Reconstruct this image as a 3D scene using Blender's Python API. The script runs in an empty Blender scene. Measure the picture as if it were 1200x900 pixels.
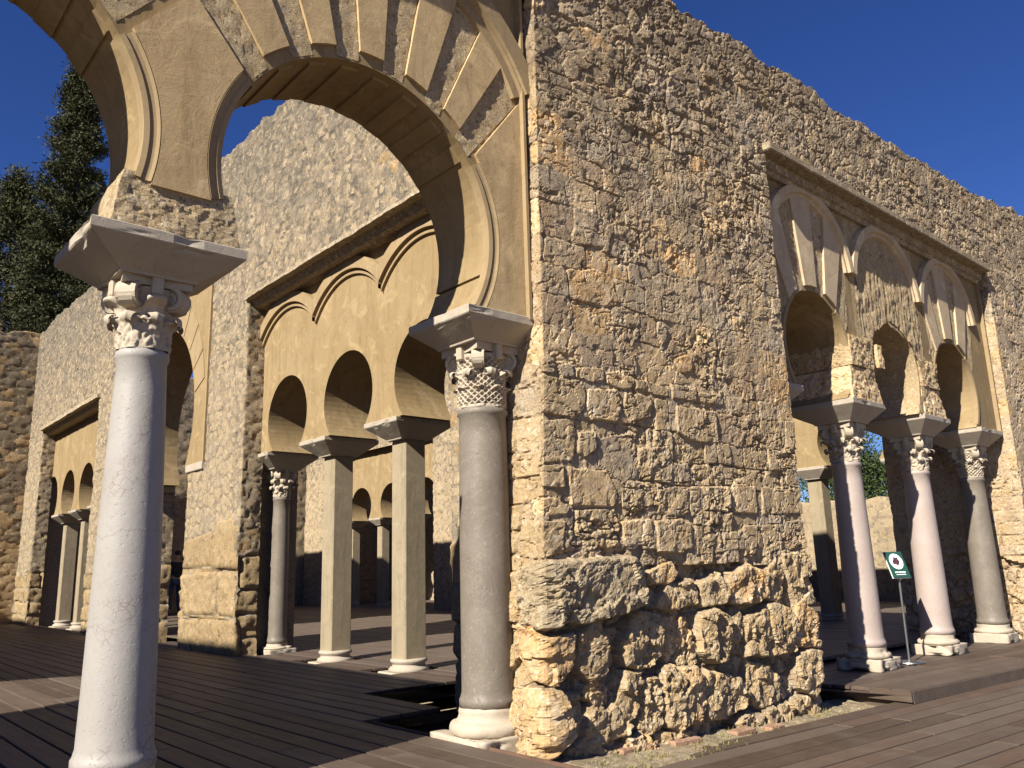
import bpy, bmesh, math, random
import numpy as np
from mathutils import Matrix, Vector

random.seed(7); rng = np.random.default_rng(7)
scn = bpy.context.scene
col = scn.collection
R_ = math.radians

# ------------------------------------------------------------------ camera
# calibrated from the photograph's vanishing points: +X runs along the facade,
# +Y runs into the hall, Z is up; the camera stands at the origin.
F_PX = 963.0; CAM_H = 1.04
_X = np.array([1122., 182., F_PX]); _X /= np.linalg.norm(_X)
_Y = np.array([-866., 240., F_PX]); _Y -= _X*(_X@_Y); _Y /= np.linalg.norm(_Y)
_Z = np.cross(_Y, _X); _Z = -_Z if _Z[1] > 0 else _Z
RC = np.stack([_X, _Y, _Z], 1)
CAM = np.array([0., 0., CAM_H])
def hit(px, py, ax, val):
    d = RC.T @ np.array([px-600., py-450., F_PX])
    return CAM + d*((val-CAM[ax])/d[ax])
def proj(P):
    v = (np.asarray(P)-CAM) @ RC.T
    return np.stack([600+F_PX*v[..., 0]/v[..., 2], 450+F_PX*v[..., 1]/v[..., 2]], -1), v[..., 2]
cd = bpy.data.cameras.new('camera'); cam = bpy.data.objects.new('camera', cd); col.objects.link(cam)
cd.sensor_width = 36; cd.lens = F_PX/1200*36; cd.clip_start = .05; cd.clip_end = 3000
mw = Matrix.Identity(4)
for i in range(3):
    mw[i][0] = RC[0, i]; mw[i][1] = -RC[1, i]; mw[i][2] = -RC[2, i]; mw[i][3] = CAM[i]
cam.matrix_world = mw
scn.camera = cam

# ------------------------------------------------------------------ light
SUN = Vector((1.0, .228, -.70)).normalized()           # direction the light travels
world = bpy.data.worlds.new('World'); scn.world = world; world.use_nodes = True
wn = world.node_tree; bg = wn.nodes['Background']
sky = wn.nodes.new('ShaderNodeTexSky'); sky.sky_type = 'NISHITA'; sky.sun_disc = False
sky.sun_elevation = math.asin(-SUN.z)
sky.sun_rotation = math.atan2(-SUN.x, -SUN.y)
sky.altitude = 300; sky.air_density = .8; sky.dust_density = .0; sky.ozone_density = 6.0
bg.inputs[1].default_value = .05
hs = wn.nodes.new('ShaderNodeHueSaturation'); hs.inputs['Saturation'].default_value = 1.15; hs.inputs['Hue'].default_value = .517
wn.links.new(sky.outputs[0], hs.inputs['Color']); wn.links.new(hs.outputs[0], bg.inputs[0])
sd = bpy.data.lights.new('sun', 'SUN'); sun = bpy.data.objects.new('sun', sd); col.objects.link(sun)
sd.energy = 5.0; sd.angle = R_(.5); sd.color = (1, .945, .82)
sun.rotation_euler = SUN.to_track_quat('-Z', 'Y').to_euler()
sun.location = (-20, -6, 18)
scn.view_settings.view_transform = 'Standard'; scn.view_settings.look = 'None'
scn.view_settings.gamma = 1; scn.view_settings.exposure = 1.14
scn.render.engine = 'CYCLES'
try:
    scn.cycles.max_bounces = 6; scn.cycles.diffuse_bounces = 3
except Exception: pass

# ------------------------------------------------------------------ helpers
def tag(o, label=None, cat=None, group=None, kind=None):
    if label: o['label'] = label
    if cat: o['category'] = cat
    if group: o['group'] = group
    if kind: o['kind'] = kind
    return o
def thing(name, loc, label, cat, group=None):
    o = bpy.data.objects.new(name, None); col.objects.link(o); o.location = loc
    o.empty_display_size = .1
    return tag(o, label, cat, group)
def mesh_of(name, V, F, mat, smooth=False):
    me = bpy.data.meshes.new(name)
    V = np.asarray(V, float)
    me.from_pydata(V.tolist(), [], F if isinstance(F, list) else F.tolist())
    me.materials.append(mat)
    if smooth: me.polygons.foreach_set('use_smooth', [True]*len(me.polygons))
    me.update()
    return me
def obj(name, V, F, mat, parent=None, smooth=False, kind=None, fix=False):
    V = np.asarray(V, float)
    if parent is not None:
        V = V-np.array(parent_world(parent))
    me = mesh_of(name, V, F, mat, smooth)
    if fix:
        bm = bmesh.new(); bm.from_mesh(me); bmesh.ops.recalc_face_normals(bm, faces=bm.faces); bm.to_mesh(me); bm.free()
    o = bpy.data.objects.new(name, me); col.objects.link(o)
    if parent is not None: o.parent = parent
    if kind: o['kind'] = kind
    return o
def parent_world(p):
    l = Vector(p.location); q = p.parent
    while q is not None: l = l+q.location; q = q.parent
    return l
class MB:
    def __init__(s): s.V = []; s.F = []
    def add(s, V, F):
        n = len(s.V); s.V += [tuple(v) for v in V]; s.F += [[i+n for i in f] for f in F]; return s
    def build(s, name, mat, parent=None, smooth=False, kind=None, fix=True): return obj(name, s.V, s.F, mat, parent, smooth, kind, fix)
def boxVF(x0, x1, y0, y1, z0, z1, b=0.0):
    if b <= 0:
        V = [(x, y, z) for z in (z0, z1) for y in (y0, y1) for x in (x0, x1)]
        return V, [[0, 2, 3, 1], [4, 5, 7, 6], [0, 1, 5, 4], [2, 6, 7, 3], [0, 4, 6, 2], [1, 3, 7, 5]]
    bm = bmesh.new(); bmesh.ops.create_cube(bm, size=1)
    for v in bm.verts:
        v.co = Vector((x0+(v.co.x+.5)*(x1-x0), y0+(v.co.y+.5)*(y1-y0), z0+(v.co.z+.5)*(z1-z0)))
    bmesh.ops.bevel(bm, geom=bm.edges[:], offset=b, segments=1, affect='EDGES')
    V = [v.co[:] for v in bm.verts]; F = [[v.index for v in f.verts] for f in bm.faces]
    bm.free(); return V, F
def latheVF(prof, n=40, cx=0, cy=0, cap=True, rf=None):
    V = []; F = []
    for k, (r, z) in enumerate(prof):
        for i in range(n):
            a = 2*math.pi*i/n; rr = r if rf is None else r*rf(a, z)
            V.append((cx+rr*math.cos(a), cy+rr*math.sin(a), z))
    for k in range(len(prof)-1):
        for i in range(n):
            j = (i+1) % n; F.append([k*n+i, k*n+j, (k+1)*n+j, (k+1)*n+i])
    if cap:
        F.append(list(range(n))[::-1]); F.append([(len(prof)-1)*n+i for i in range(n)])
    return V, F
def loftVF(rects):
    V = []; F = []
    for z, x0, x1, y0, y1 in rects: V += [(x0, y0, z), (x1, y0, z), (x1, y1, z), (x0, y1, z)]
    for k in range(len(rects)-1):
        for i in range(4):
            j = (i+1) % 4; F.append([4*k+i, 4*k+j, 4*k+4+j, 4*k+4+i])
    F.append([3, 2, 1, 0]); m = 4*(len(rects)-1); F.append([m, m+1, m+2, m+3]); return V, F

# numpy value noise
def _h(ix, iy, seed):
    n = (ix.astype(np.int64)*374761393+iy.astype(np.int64)*668265263+seed*1442695041) & 0xffffffff
    n = ((n ^ (n >> 13))*1274126177) & 0xffffffff
    n = ((n ^ (n >> 16))*2246822519) & 0xffffffff
    return ((n ^ (n >> 15)) & 0xffffff)/float(0xffffff)
def vn(x, y, seed=0):
    ix = np.floor(x); iy = np.floor(y); fx = x-ix; fy = y-iy
    fx = fx*fx*fx*(fx*(fx*6-15)+10); fy = fy*fy*fy*(fy*(fy*6-15)+10)
    a = _h(ix, iy, seed); b = _h(ix+1, iy, seed); c = _h(ix, iy+1, seed); d = _h(ix+1, iy+1, seed)
    return (a*(1-fx)+b*fx)*(1-fy)+(c*(1-fx)+d*fx)*fy-.5
def fbm(x, y, seed=0, oct=4, gain=.5):
    t = 0; a = 1; f = 1
    for o in range(oct):
        t = t+a*vn(x*f+17.3*o, y*f-9.1*o, seed+o*13); a *= gain; f *= 2.03
    return t
def sstep(a, b, x):
    t = np.clip((x-a)/(b-a), 0, 1); return t*t*(3-2*t)

# ------------------------------------------------------------------ materials
def nt(name):
    m = bpy.data.materials.new(name); m.use_nodes = True
    t = m.node_tree; return m, t, t.nodes['Principled BSDF']
class NB:
    def __init__(s, t): s.t = t
    def n(s, typ, **kw):
        x = s.t.nodes.new(typ)
        for k, v in kw.items():
            if k.startswith('i_'):
                x.inputs[int(k[2:]) if k[2:].isdigit() else k[2:].replace('_', ' ')].default_value = v
            else: setattr(x, k, v)
        return x
    def l(s, a, b): s.t.links.new(a, b)
    def noise(s, vec, scale, detail=4, rough=.55, dist=0):
        x = s.n('ShaderNodeTexNoise'); x.inputs['Scale'].default_value = scale; x.inputs['Detail'].default_value = detail
        x.inputs['Roughness'].default_value = rough; x.inputs['Distortion'].default_value = dist
        s.l(vec, x.inputs['Vector']); return x.outputs['Fac']
    def ramp(s, fac, stops):
        x = s.n('ShaderNodeValToRGB'); e = x.color_ramp.elements
        while len(e) < len(stops): e.new(.5)
        for k, (p, c) in enumerate(stops): e[k].position = p; e[k].color = (*c, 1) if len(c) == 3 else c
        s.l(fac, x.inputs[0]); return x.outputs[0]
    def mix(s, fac, a, b, mode='MIX'):
        x = s.n('ShaderNodeMix', data_type='RGBA', blend_type=mode)
        if isinstance(fac, (int, float)): x.inputs[0].default_value = fac
        else: s.l(fac, x.inputs[0])
        for q, sock in ((a, x.inputs[6]), (b, x.inputs[7])):
            if isinstance(q, tuple): sock.default_value = (*q, 1)
            else: s.l(q, sock)
        return x.outputs[2]
    def math(s, op, a, b=0.0, clamp=False):
        x = s.n('ShaderNodeMath', operation=op, use_clamp=clamp)
        for q, sock in ((a, x.inputs[0]), (b, x.inputs[1])):
            if isinstance(q, (int, float)): sock.default_value = q
            else: s.l(q, sock)
        return x.outputs[0]
    def bump(s, h, strength, dist, prev=None):
        x = s.n('ShaderNodeBump'); x.inputs['Strength'].default_value = strength; x.inputs['Distance'].default_value = dist
        s.l(h, x.inputs['Height'])
        if prev is not None: s.l(prev, x.inputs['Normal'])
        return x.outputs[0]
BW3 = lambda v: (v, v, v)
def stone_mat(name, c_a, c_b, c_dark, rough=.95, sc=1.0, var=.35, lichen=.35, top=None, tamt=.22, bump=.6, pale=(.62, .52, .38)):
    """weathered limestone: broad tone drift, grain, dark lichen crust, random tone per stone"""
    m, t, p = nt(name); b = NB(t)
    tc = b.n('ShaderNodeTexCoord').outputs['Object']
    big = b.noise(tc, 1.7*sc, 5, .6, .4); mid = b.noise(tc, 9*sc, 5, .65); fine = b.noise(tc, 55*sc, 4, .7)
    c = b.mix(b.ramp(big, [(.36, BW3(0)), (.64, BW3(1))]), c_a, c_b)
    c = b.mix(b.ramp(mid, [(.44, BW3(0)), (.72, BW3(.75))]), c, pale)
    rnd = b.n('ShaderNodeObjectInfo').outputs['Random']
    c = b.mix(b.math('MULTIPLY', b.ramp(rnd, [(0, BW3(0)), (1, BW3(1))]), var), c, c_dark)
    lich = b.noise(tc, 3.1*sc, 7, .72, .6)
    if top is not None:                                  # crust grows towards the exposed wall head; on the end wall also painted shade
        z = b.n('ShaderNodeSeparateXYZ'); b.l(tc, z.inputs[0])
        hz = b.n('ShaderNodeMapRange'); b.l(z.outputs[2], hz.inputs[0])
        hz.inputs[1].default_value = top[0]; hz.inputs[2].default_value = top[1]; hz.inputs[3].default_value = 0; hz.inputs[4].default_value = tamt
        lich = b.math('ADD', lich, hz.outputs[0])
    mp = b.n('ShaderNodeMapping'); mp.inputs['Scale'].default_value = (2.6, 2.6, .3); b.l(tc, mp.inputs[0])
    c = b.mix(b.ramp(b.noise(mp.outputs[0], 1.6, 6, .7, .4), [(.50, BW3(0)), (.70, BW3(.5))]), c, tuple(x*.72+.02 for x in c_dark))
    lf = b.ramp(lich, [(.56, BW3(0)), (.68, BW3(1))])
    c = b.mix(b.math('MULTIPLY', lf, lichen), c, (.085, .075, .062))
    c = b.mix(b.ramp(fine, [(.34, BW3(.55)), (.52, BW3(0))]), c, c_dark)
    c = b.mix(b.ramp(b.noise(tc, 21*sc, 5, .7), [(.35, BW3(.85)), (.42, BW3(0))]), c, tuple(x*.33 for x in c_dark))
    c = b.mix(b.ramp(b.noise(tc, 15*sc, 5, .7, .3), [(.57, BW3(0)), (.67, BW3(.75))]), c, tuple(min(.72, x*1.18) for x in pale))
    b.l(c, p.inputs['Base Color']); p.inputs['Roughness'].default_value = rough
    p.inputs['Specular IOR Level'].default_value = .15
    n1 = b.bump(b.noise(tc, 30*sc, 8, .75), min(1, bump), .020*max(1, bump))
    n2 = b.bump(b.noise(tc, 110*sc, 4, .65), bump*.7, .005, n1)
    b.l(n2, p.inputs['Normal']); return m
def plaster_mat(name, c_a, c_b, c_stain, bump=.25, sc=1.0):
    m, t, p = nt(name); b = NB(t)
    tc = b.n('ShaderNodeTexCoord').outputs['Object']
    c = b.mix(b.ramp(b.noise(tc, 1.3*sc, 5, .6, .5), [(.35, BW3(0)), (.65, BW3(1))]), c_a, c_b)
    st = b.noise(tc, 4.5*sc, 8, .7, 1.2)
    c = b.mix(b.ramp(st, [(.5, BW3(0)), (.72, BW3(.7))]), c, c_stain)
    mp = b.n('ShaderNodeMapping'); mp.inputs['Scale'].default_value = (5, 5, .55); b.l(tc, mp.inputs[0])
    c = b.mix(b.ramp(b.noise(mp.outputs[0], 2.2, 6, .65, .5), [(.50, BW3(0)), (.72, BW3(.8))]), c, c_stain)
    lt = tuple(min(1, x*1.25) for x in c_b)
    c = b.mix(b.ramp(b.noise(tc, 2.9*sc, 7, .7, 1.0), [(.54, BW3(0)), (.64, BW3(.75))]), c, lt)
    ck = b.math('ABSOLUTE', b.math('SUBTRACT', b.noise(tc, 1.6*sc, 9, .62, .8), .5))
    c = b.mix(b.ramp(ck, [(0, BW3(.45)), (.0035, BW3(0))]), c, tuple(x*.55 for x in c_stain))
    c = b.mix(b.ramp(b.noise(tc, 70*sc, 3, .6), [(.28, BW3(.25)), (.45, BW3(0))]), c, c_stain)
    b.l(c, p.inputs['Base Color']); p.inputs['Roughness'].default_value = .93; p.inputs['Specular IOR Level'].default_value = .12
    n1 = b.bump(b.noise(tc, 7*sc, 6, .65, .6), bump, .012); n2 = b.bump(b.noise(tc, 90*sc, 4, .6), bump*.8, .003, n1)
    b.l(n2, p.inputs['Normal']); return m
def marble_mat(name, base, cloud, vein, vs=5, veinamt=.5, rough=.5, breccia=None, speck=None, cracks=()):
    m, t, p = nt(name); b = NB(t)
    tc = b.n('ShaderNodeTexCoord').outputs['Object']
    c = b.mix(b.ramp(b.noise(tc, 2.6, 6, .6, 1.0), [(.35, BW3(0)), (.68, BW3(1))]), base, cloud)
    w = b.noise(tc, vs*.5, 7, .6, 2.2)
    vf = b.math('ABSOLUTE', b.math('SUBTRACT', w, .5))
    c = b.mix(b.math('MULTIPLY', b.ramp(vf, [(0, BW3(1)), (.018, BW3(0))]), veinamt), c, vein)
    if breccia:                                           # net of brown seams around pale pebbles
        vo = b.n('ShaderNodeTexVoronoi', feature='DISTANCE_TO_EDGE'); vo.inputs['Scale'].default_value = 26
        wv = b.n('ShaderNodeMix', data_type='VECTOR'); wv.inputs[0].default_value = .05
        nz = b.n('ShaderNodeTexNoise'); nz.inputs['Scale'].default_value = 9; b.l(tc, nz.inputs['Vector'])
        b.l(tc, wv.inputs[4]); b.l(nz.outputs['Color'], wv.inputs[5]); b.l(wv.outputs[1], vo.inputs['Vector'])
        net = b.ramp(vo.outputs['Distance'], [(.0, BW3(1)), (.07, BW3(0))])
        z = b.n('ShaderNodeSeparateXYZ'); b.l(tc, z.inputs[0])
        patch = b.noise(tc, 2.2, 3, .5, .8)
        lo = b.n('ShaderNodeMapRange'); b.l(z.outputs[2], lo.inputs[0])
        lo.inputs[1].default_value = .95; lo.inputs[2].default_value = .35; lo.inputs[3].default_value = -.05; lo.inputs[4].default_value = .09
        pm = b.ramp(b.math('ADD', patch, lo.outputs[0]), [(.515, BW3(0)), (.56, BW3(.8))])
        v2 = b.n('ShaderNodeTexVoronoi'); v2.inputs['Scale'].default_value = 26; b.l(wv.outputs[1], v2.inputs['Vector'])
        c = b.mix(b.math('MULTIPLY', pm, .55), c, b.mix(b.n('ShaderNodeSeparateColor').outputs[0] if False else .5, (.25, .22, .20), (.29, .265, .245)))
        c = b.mix(b.math('MULTIPLY', net, pm), c, breccia)
    if cracks:
        zz = b.n('ShaderNodeSeparateXYZ'); b.l(tc, zz.inputs[0]); wob = b.noise(tc, 6, 6, .6)
        for cz_ in cracks:
            d = b.math('ABSOLUTE', b.math('SUBTRACT', b.math('ADD', zz.outputs[2], b.math('MULTIPLY', wob, .16)), cz_+.08))
            c = b.mix(b.ramp(d, [(0, BW3(.75)), (.005, BW3(0))]), c, vein)
    if speck:
        c = b.mix(b.ramp(b.noise(tc, 60, 3, .7), [(.60, BW3(0)), (.74, BW3(.7))]), c, speck)
    c = b.mix(b.ramp(b.noise(tc, 11, 6, .75), [(.56, BW3(0)), (.8, BW3(.35))]), c, vein)
    b.l(c, p.inputs['Base Color']); p.inputs['Roughness'].default_value = rough; p.inputs['Specular IOR Level'].default_value = .3
    n1 = b.bump(b.noise(tc, 20, 6, .7), .4, .006); n1 = b.bump(b.ramp(b.noise(tc, 38, 4, .7), [(.30, BW3(0)), (.40, BW3(1))]), .5, .004, n1); b.l(n1, p.inputs['Normal']); return m
def wood_mat(name):
    m, t, p = nt(name); b = NB(t)
    tc = b.n('ShaderNodeTexCoord').outputs['Object']
    mp = b.n('ShaderNodeMapping'); mp.inputs['Scale'].default_value = (28, 1.1, 28); b.l(tc, mp.inputs[0])
    rnd = b.n('ShaderNodeObjectInfo').outputs['Random']
    off = b.n('ShaderNodeCombineXYZ'); b.l(b.math('MULTIPLY', rnd, 37.0), off.inputs[0]); b.l(b.math('MULTIPLY', rnd, 91.0), off.inputs[1])
    ad = b.n('ShaderNodeVectorMath', operation='ADD'); b.l(mp.outputs[0], ad.inputs[0]); b.l(off.outputs[0], ad.inputs[1])
    gr = b.noise(ad.outputs[0], 1.0, 6, .65, .6)
    c = b.mix(b.ramp(gr, [(.3, BW3(0)), (.7, BW3(1))]), (.042, .027, .018), (.108, .076, .055))
    tone = b.ramp(rnd, [(0, (.05, .033, .023)), (.35, (.08, .057, .043)), (.7, (.125, .098, .08)), (1, (.10, .062, .043))])
    c = b.mix(.55, c, tone)
    dust = b.noise(tc, 2.3, 6, .7, .4)
    c = b.mix(b.ramp(dust, [(.5, BW3(0)), (.75, BW3(.4))]), c, (.17, .145, .12))
    b.l(c, p.inputs['Base Color'])
    b.l(b.ramp(gr, [(.3, BW3(.5)), (.7, BW3(.72))]), p.inputs['Roughness'])
    p.inputs['Specular IOR Level'].default_value = .3
    b.l(b.bump(gr, .35, .003), p.inputs['Normal']); return m
def plain(name, c, rough=.7, metal=0, var=.0, sc=8):
    m, t, p = nt(name); b = NB(t)
    tc = b.n('ShaderNodeTexCoord').outputs['Object']
    d = tuple(x*(1-.35) for x in c)
    cc = b.mix(b.ramp(b.noise(tc, sc, 5, .6), [(.4, BW3(0)), (.7, BW3(1 if var else .4))]), c, d)
    b.l(cc, p.inputs['Base Color']); p.inputs['Roughness'].default_value = rough; p.inputs['Metallic'].default_value = metal
    return m
def leaf_mat(name, c1, c2):
    m, t, p = nt(name); b = NB(t)
    tc = b.n('ShaderNodeTexCoord').outputs['Object']
    c = b.mix(b.ramp(b.noise(tc, 1.1, 5, .65), [(.35, BW3(0)), (.65, BW3(1))]), c1, c2)
    b.l(c, p.inputs['Base Color']); p.inputs['Roughness'].default_value = .7; p.inputs['Specular IOR Level'].default_value = .2
    return m

M = {}
M['ochre'] = stone_mat('stone_ochre', (0.47, 0.325, 0.17), (0.53, 0.388, 0.23), (0.33, 0.214, 0.101), lichen=.25)
M['ochre2'] = stone_mat('stone_orange', (0.48, 0.291, 0.128), (0.45, 0.32, 0.174), (0.3, 0.174, 0.0736), lichen=.25)
M['wb_low'] = stone_mat('stone_boulder', (0.48, 0.335, 0.174), (0.53, 0.393, 0.23), (0.34, 0.224, 0.11), lichen=.22, sc=1.2, bump=1.3)
M['wb_grey'] = stone_mat('stone_grey_crust', (.46, .345, .20), (.38, .295, .19), (.27, .20, .125), lichen=.55, sc=1.2, bump=1.3)
M['wb_mid'] = stone_mat('stone_ashlar', (0.52, 0.373, 0.208), (0.53, 0.398, 0.24), (0.38, 0.257, 0.134), lichen=.35, sc=1.1, bump=1.5, top=(2.5, 6.2))
M['wb_up'] = stone_mat('stone_weathered', (.53, .375, .205), (.43, .35, .26), (.36, .225, .12), lichen=.65, sc=1.0, bump=1.6, top=(3.0, 6.4), pale=(.57, .475, .345))
M['mortar'] = stone_mat('lime_mortar', (.53, .39, .225), (.44, .365, .275), (.37, .25, .145), lichen=.5, sc=1.3, bump=1.6, top=(3.0, 6.4), pale=(.58, .49, .37))
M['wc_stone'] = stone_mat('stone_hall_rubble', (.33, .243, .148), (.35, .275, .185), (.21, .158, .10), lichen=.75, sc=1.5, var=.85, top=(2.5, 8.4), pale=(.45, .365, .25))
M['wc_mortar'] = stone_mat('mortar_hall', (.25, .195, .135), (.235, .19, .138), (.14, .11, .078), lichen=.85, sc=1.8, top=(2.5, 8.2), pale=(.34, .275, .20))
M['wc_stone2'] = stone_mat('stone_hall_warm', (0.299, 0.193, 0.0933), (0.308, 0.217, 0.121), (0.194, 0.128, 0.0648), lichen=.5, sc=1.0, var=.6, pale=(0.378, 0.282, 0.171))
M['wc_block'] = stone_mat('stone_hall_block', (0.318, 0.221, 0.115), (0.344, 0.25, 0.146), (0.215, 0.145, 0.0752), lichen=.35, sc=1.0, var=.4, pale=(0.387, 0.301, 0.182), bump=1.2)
M['wf_stone'] = stone_mat('stone_end_wall', (0.33, 0.228, 0.124), (0.29, 0.219, 0.134), (0.2, 0.136, 0.0736), lichen=.75, sc=.8, var=.5, top=(.8, 4.5), tamt=.34, pale=(0.44, 0.33, 0.202))  # dark crust, raised towards the top to paint in the upper wall's shade
M['cornice'] = stone_mat('stone_cornice', (.27, .205, .135), (.30, .24, .17), (.17, .125, .08), lichen=.85, sc=1.6, bump=.6)
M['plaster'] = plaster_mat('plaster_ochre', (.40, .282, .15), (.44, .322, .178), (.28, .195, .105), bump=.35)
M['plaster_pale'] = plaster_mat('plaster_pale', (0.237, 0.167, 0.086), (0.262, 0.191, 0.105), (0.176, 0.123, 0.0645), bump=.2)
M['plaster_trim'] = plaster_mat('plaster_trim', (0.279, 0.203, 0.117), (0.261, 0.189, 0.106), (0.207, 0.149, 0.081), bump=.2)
M['plaster_grey'] = plaster_mat('plaster_greyed', (.44, .335, .215), (.46, .36, .245), (.34, .26, .175), bump=.45)
M['rough'] = stone_mat('stone_rough_voussoir', (0.45, 0.33, 0.188), (0.48, 0.363, 0.22), (0.3, 0.209, 0.11), lichen=.3, sc=1.8, bump=1.0)
M['pilaster'] = plaster_mat('pillar_concrete', (0.276, 0.221, 0.149), (0.248, 0.202, 0.14), (0.175, 0.143, 0.092), bump=.3)
M['white'] = marble_mat('marble_white', (0.269, 0.245, 0.226), (0.293, 0.274, 0.258), (0.223, 0.188, 0.168), breccia=(0.156, 0.126, 0.109), veinamt=.08, speck=(0.206, 0.182, 0.168), cracks=(1.30, .88))
M['white2'] = marble_mat('marble_capital', (0.391, 0.332, 0.259), (0.352, 0.292, 0.222), (0.245, 0.186, 0.13), veinamt=.3, rough=.7)
M['imp_marble'] = marble_mat('marble_impost', (0.352, 0.301, 0.242), (0.313, 0.264, 0.209), (0.215, 0.173, 0.132), veinamt=.3, rough=.7)
M['grey'] = marble_mat('marble_grey', (0.138, 0.114, 0.0907), (0.171, 0.144, 0.117), (0.298, 0.247, 0.201), veinamt=.2, speck=(0.298, 0.264, 0.235), rough=.5)
M['pink'] = marble_mat('marble_pink', (0.317, 0.251, 0.221), (0.345, 0.284, 0.255), (0.239, 0.175, 0.152), veinamt=.2, speck=(0.396, 0.346, 0.323))
M['wood'] = wood_mat('deck_boards')
M['joist'] = plain('deck_joist', (.06, .04, .032), .8, var=1)
M['rust'] = plain('deck_edge_rust', (.13, .07, .045), .8, var=1)
M['soil'] = stone_mat('dirt', (.26, .19, .115), (.33, .26, .17), (.16, .12, .075), sc=2, bump=1.0, lichen=.3)
M['brick'] = stone_mat('old_brick', (.36, .19, .12), (.40, .25, .17), (.25, .14, .09), sc=2, bump=.7, lichen=.2, pale=(.45, .33, .24))
M['grass'] = leaf_mat('grass_blades', (.16, .16, .05), (.24, .20, .08))
M['con'] = leaf_mat('cypress_leaf', (.022, .026, .010), (.062, .062, .024))
M['pine'] = leaf_mat('pine_leaf', (.035, .055, .018), (.07, .09, .03))
M['bark'] = plain('bark', (.10, .07, .05), .9, var=1)
M['hill'] = leaf_mat('hill_scrub', (.05, .065, .022), (.09, .095, .04))
M['ground'] = stone_mat('ground_earth', (.24, .18, .11), (.28, .22, .14), (.16, .12, .07), sc=.6)

# ------------------------------------------------------------------ ground, terrain
g = obj('ground', [(-900, -900, -.42), (900, -900, -.42), (900, 900, -.42), (-900, 900, -.42)], [[0, 1, 2, 3]], M['ground'], kind='structure')
hx = np.linspace(-260, 130, 60); hy = np.linspace(48, 330, 40)
HX, HY = np.meshgrid(hx, hy, indexing='ij')
HZ = -.6+30*sstep(48, 170, HY)*(.75+.5*fbm(HX*.012, HY*.012, 3))*(1-.93*sstep(-25, 70, HX))
HV = np.stack([HX, HY, HZ], -1).reshape(-1, 3)
HF = [[i*40+j, (i+1)*40+j, (i+1)*40+j+1, i*40+j+1] for i in range(59) for j in range(39)]
obj('hillside', HV, HF, M['hill'], smooth=True, kind='structure')

# ------------------------------------------------------------------ masonry
def coursed(S, Z, z0, hmin, hmax, wmin, wmax, seed, warp=.03):
    """ids, distance to joint for irregular coursed stone"""
    r = np.random.default_rng(seed)
    Sw = S+warp*fbm(S*3.1, Z*3.1, seed+1, 3); Zw = Z+warp*.8*fbm(S*2.2, Z*2.7, seed+2, 3)
    ze = [z0-1.0]
    while ze[-1] < Z.max()+1: ze.append(ze[-1]+r.uniform(hmin, hmax))
    ze = np.array(ze); row = np.clip(np.searchsorted(ze, Zw)-1, 0, len(ze)-2)
    idx = np.zeros(S.shape, int); e = np.minimum(Zw-ze[row], ze[row+1]-Zw)
    base = 0
    for k in range(len(ze)-1):
        xe = [S.min()-1.0+r.uniform(0, wmax)]
        while xe[-1] < S.max()+1: xe.append(xe[-1]+r.uniform(wmin, wmax))
        xe = np.array(xe); mk = row == k
        if mk.any():
            c = np.clip(np.searchsorted(xe, Sw[mk])-1, 0, len(xe)-2)
            ex = np.minimum(Sw[mk]-xe[c], xe[c+1]-Sw[mk]); ez = e[mk]
            rr = .045
            q = np.where((ex < rr) & (ez < rr), rr-np.sqrt(np.maximum(rr-ex, 0)**2+np.maximum(rr-ez, 0)**2), np.minimum(ex, ez))
            e[mk] = q; idx[mk] = base+c
        base += len(xe)
    return idx, e
def vor(S, Z, a, b, seed, jit=.85, warp=.02):
    S = S+warp*fbm(S*7, Z*7, seed+5, 3); Z = Z+warp*fbm(S*7+9, Z*7, seed+6, 3)
    u = S/a; v = Z/b; iu = np.floor(u).astype(int); iv = np.floor(v).astype(int)
    f1 = np.full(S.shape, 9.); f2 = np.full(S.shape, 9.); idx = np.zeros(S.shape, int)
    for du in (-1, 0, 1):
        for dv in (-1, 0, 1):
            cu = iu+du; cv = iv+dv
            px = cu+.5+jit*(_h(cu, cv, seed)-.5)+.5*(cv % 2); pz = cv+.5+jit*(_h(cu, cv, seed+77)-.5)
            d = np.sqrt((u-px)**2+(v-pz)**2)
            closer = d < f1
            f2 = np.where(closer, f1, np.minimum(f2, d)); idx = np.where(closer, (cu+5000)*4000+(cv+500), idx); f1 = np.where(closer, d, f1)
    return idx, (f2-f1)*.5*min(a, b)
def facet(S, Z, a, seed):
    """fractured planes: each small cell tilts its own way"""
    S = S+.25*a*fbm(S/a, Z/a, seed+3, 2); u = S/a; v = Z/a; iu = np.floor(u); iv = np.floor(v); f1 = np.full(S.shape, 9.); o = np.zeros(S.shape)
    for du in (-1, 0, 1):
        for dv in (-1, 0, 1):
            cu = iu+du; cv = iv+dv; px = cu+_h(cu, cv, seed); pz = cv+_h(cu, cv, seed+7); d = (u-px)**2+(v-pz)**2
            t = ((u-px)*(_h(cu, cv, seed+11)-.5)+(v-pz)*(_h(cu, cv, seed+13)-.5)+.5*(_h(cu, cv, seed+17)-.5))*a
            o = np.where(d < f1, t, o); f1 = np.minimum(f1, d)
    return o
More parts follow.
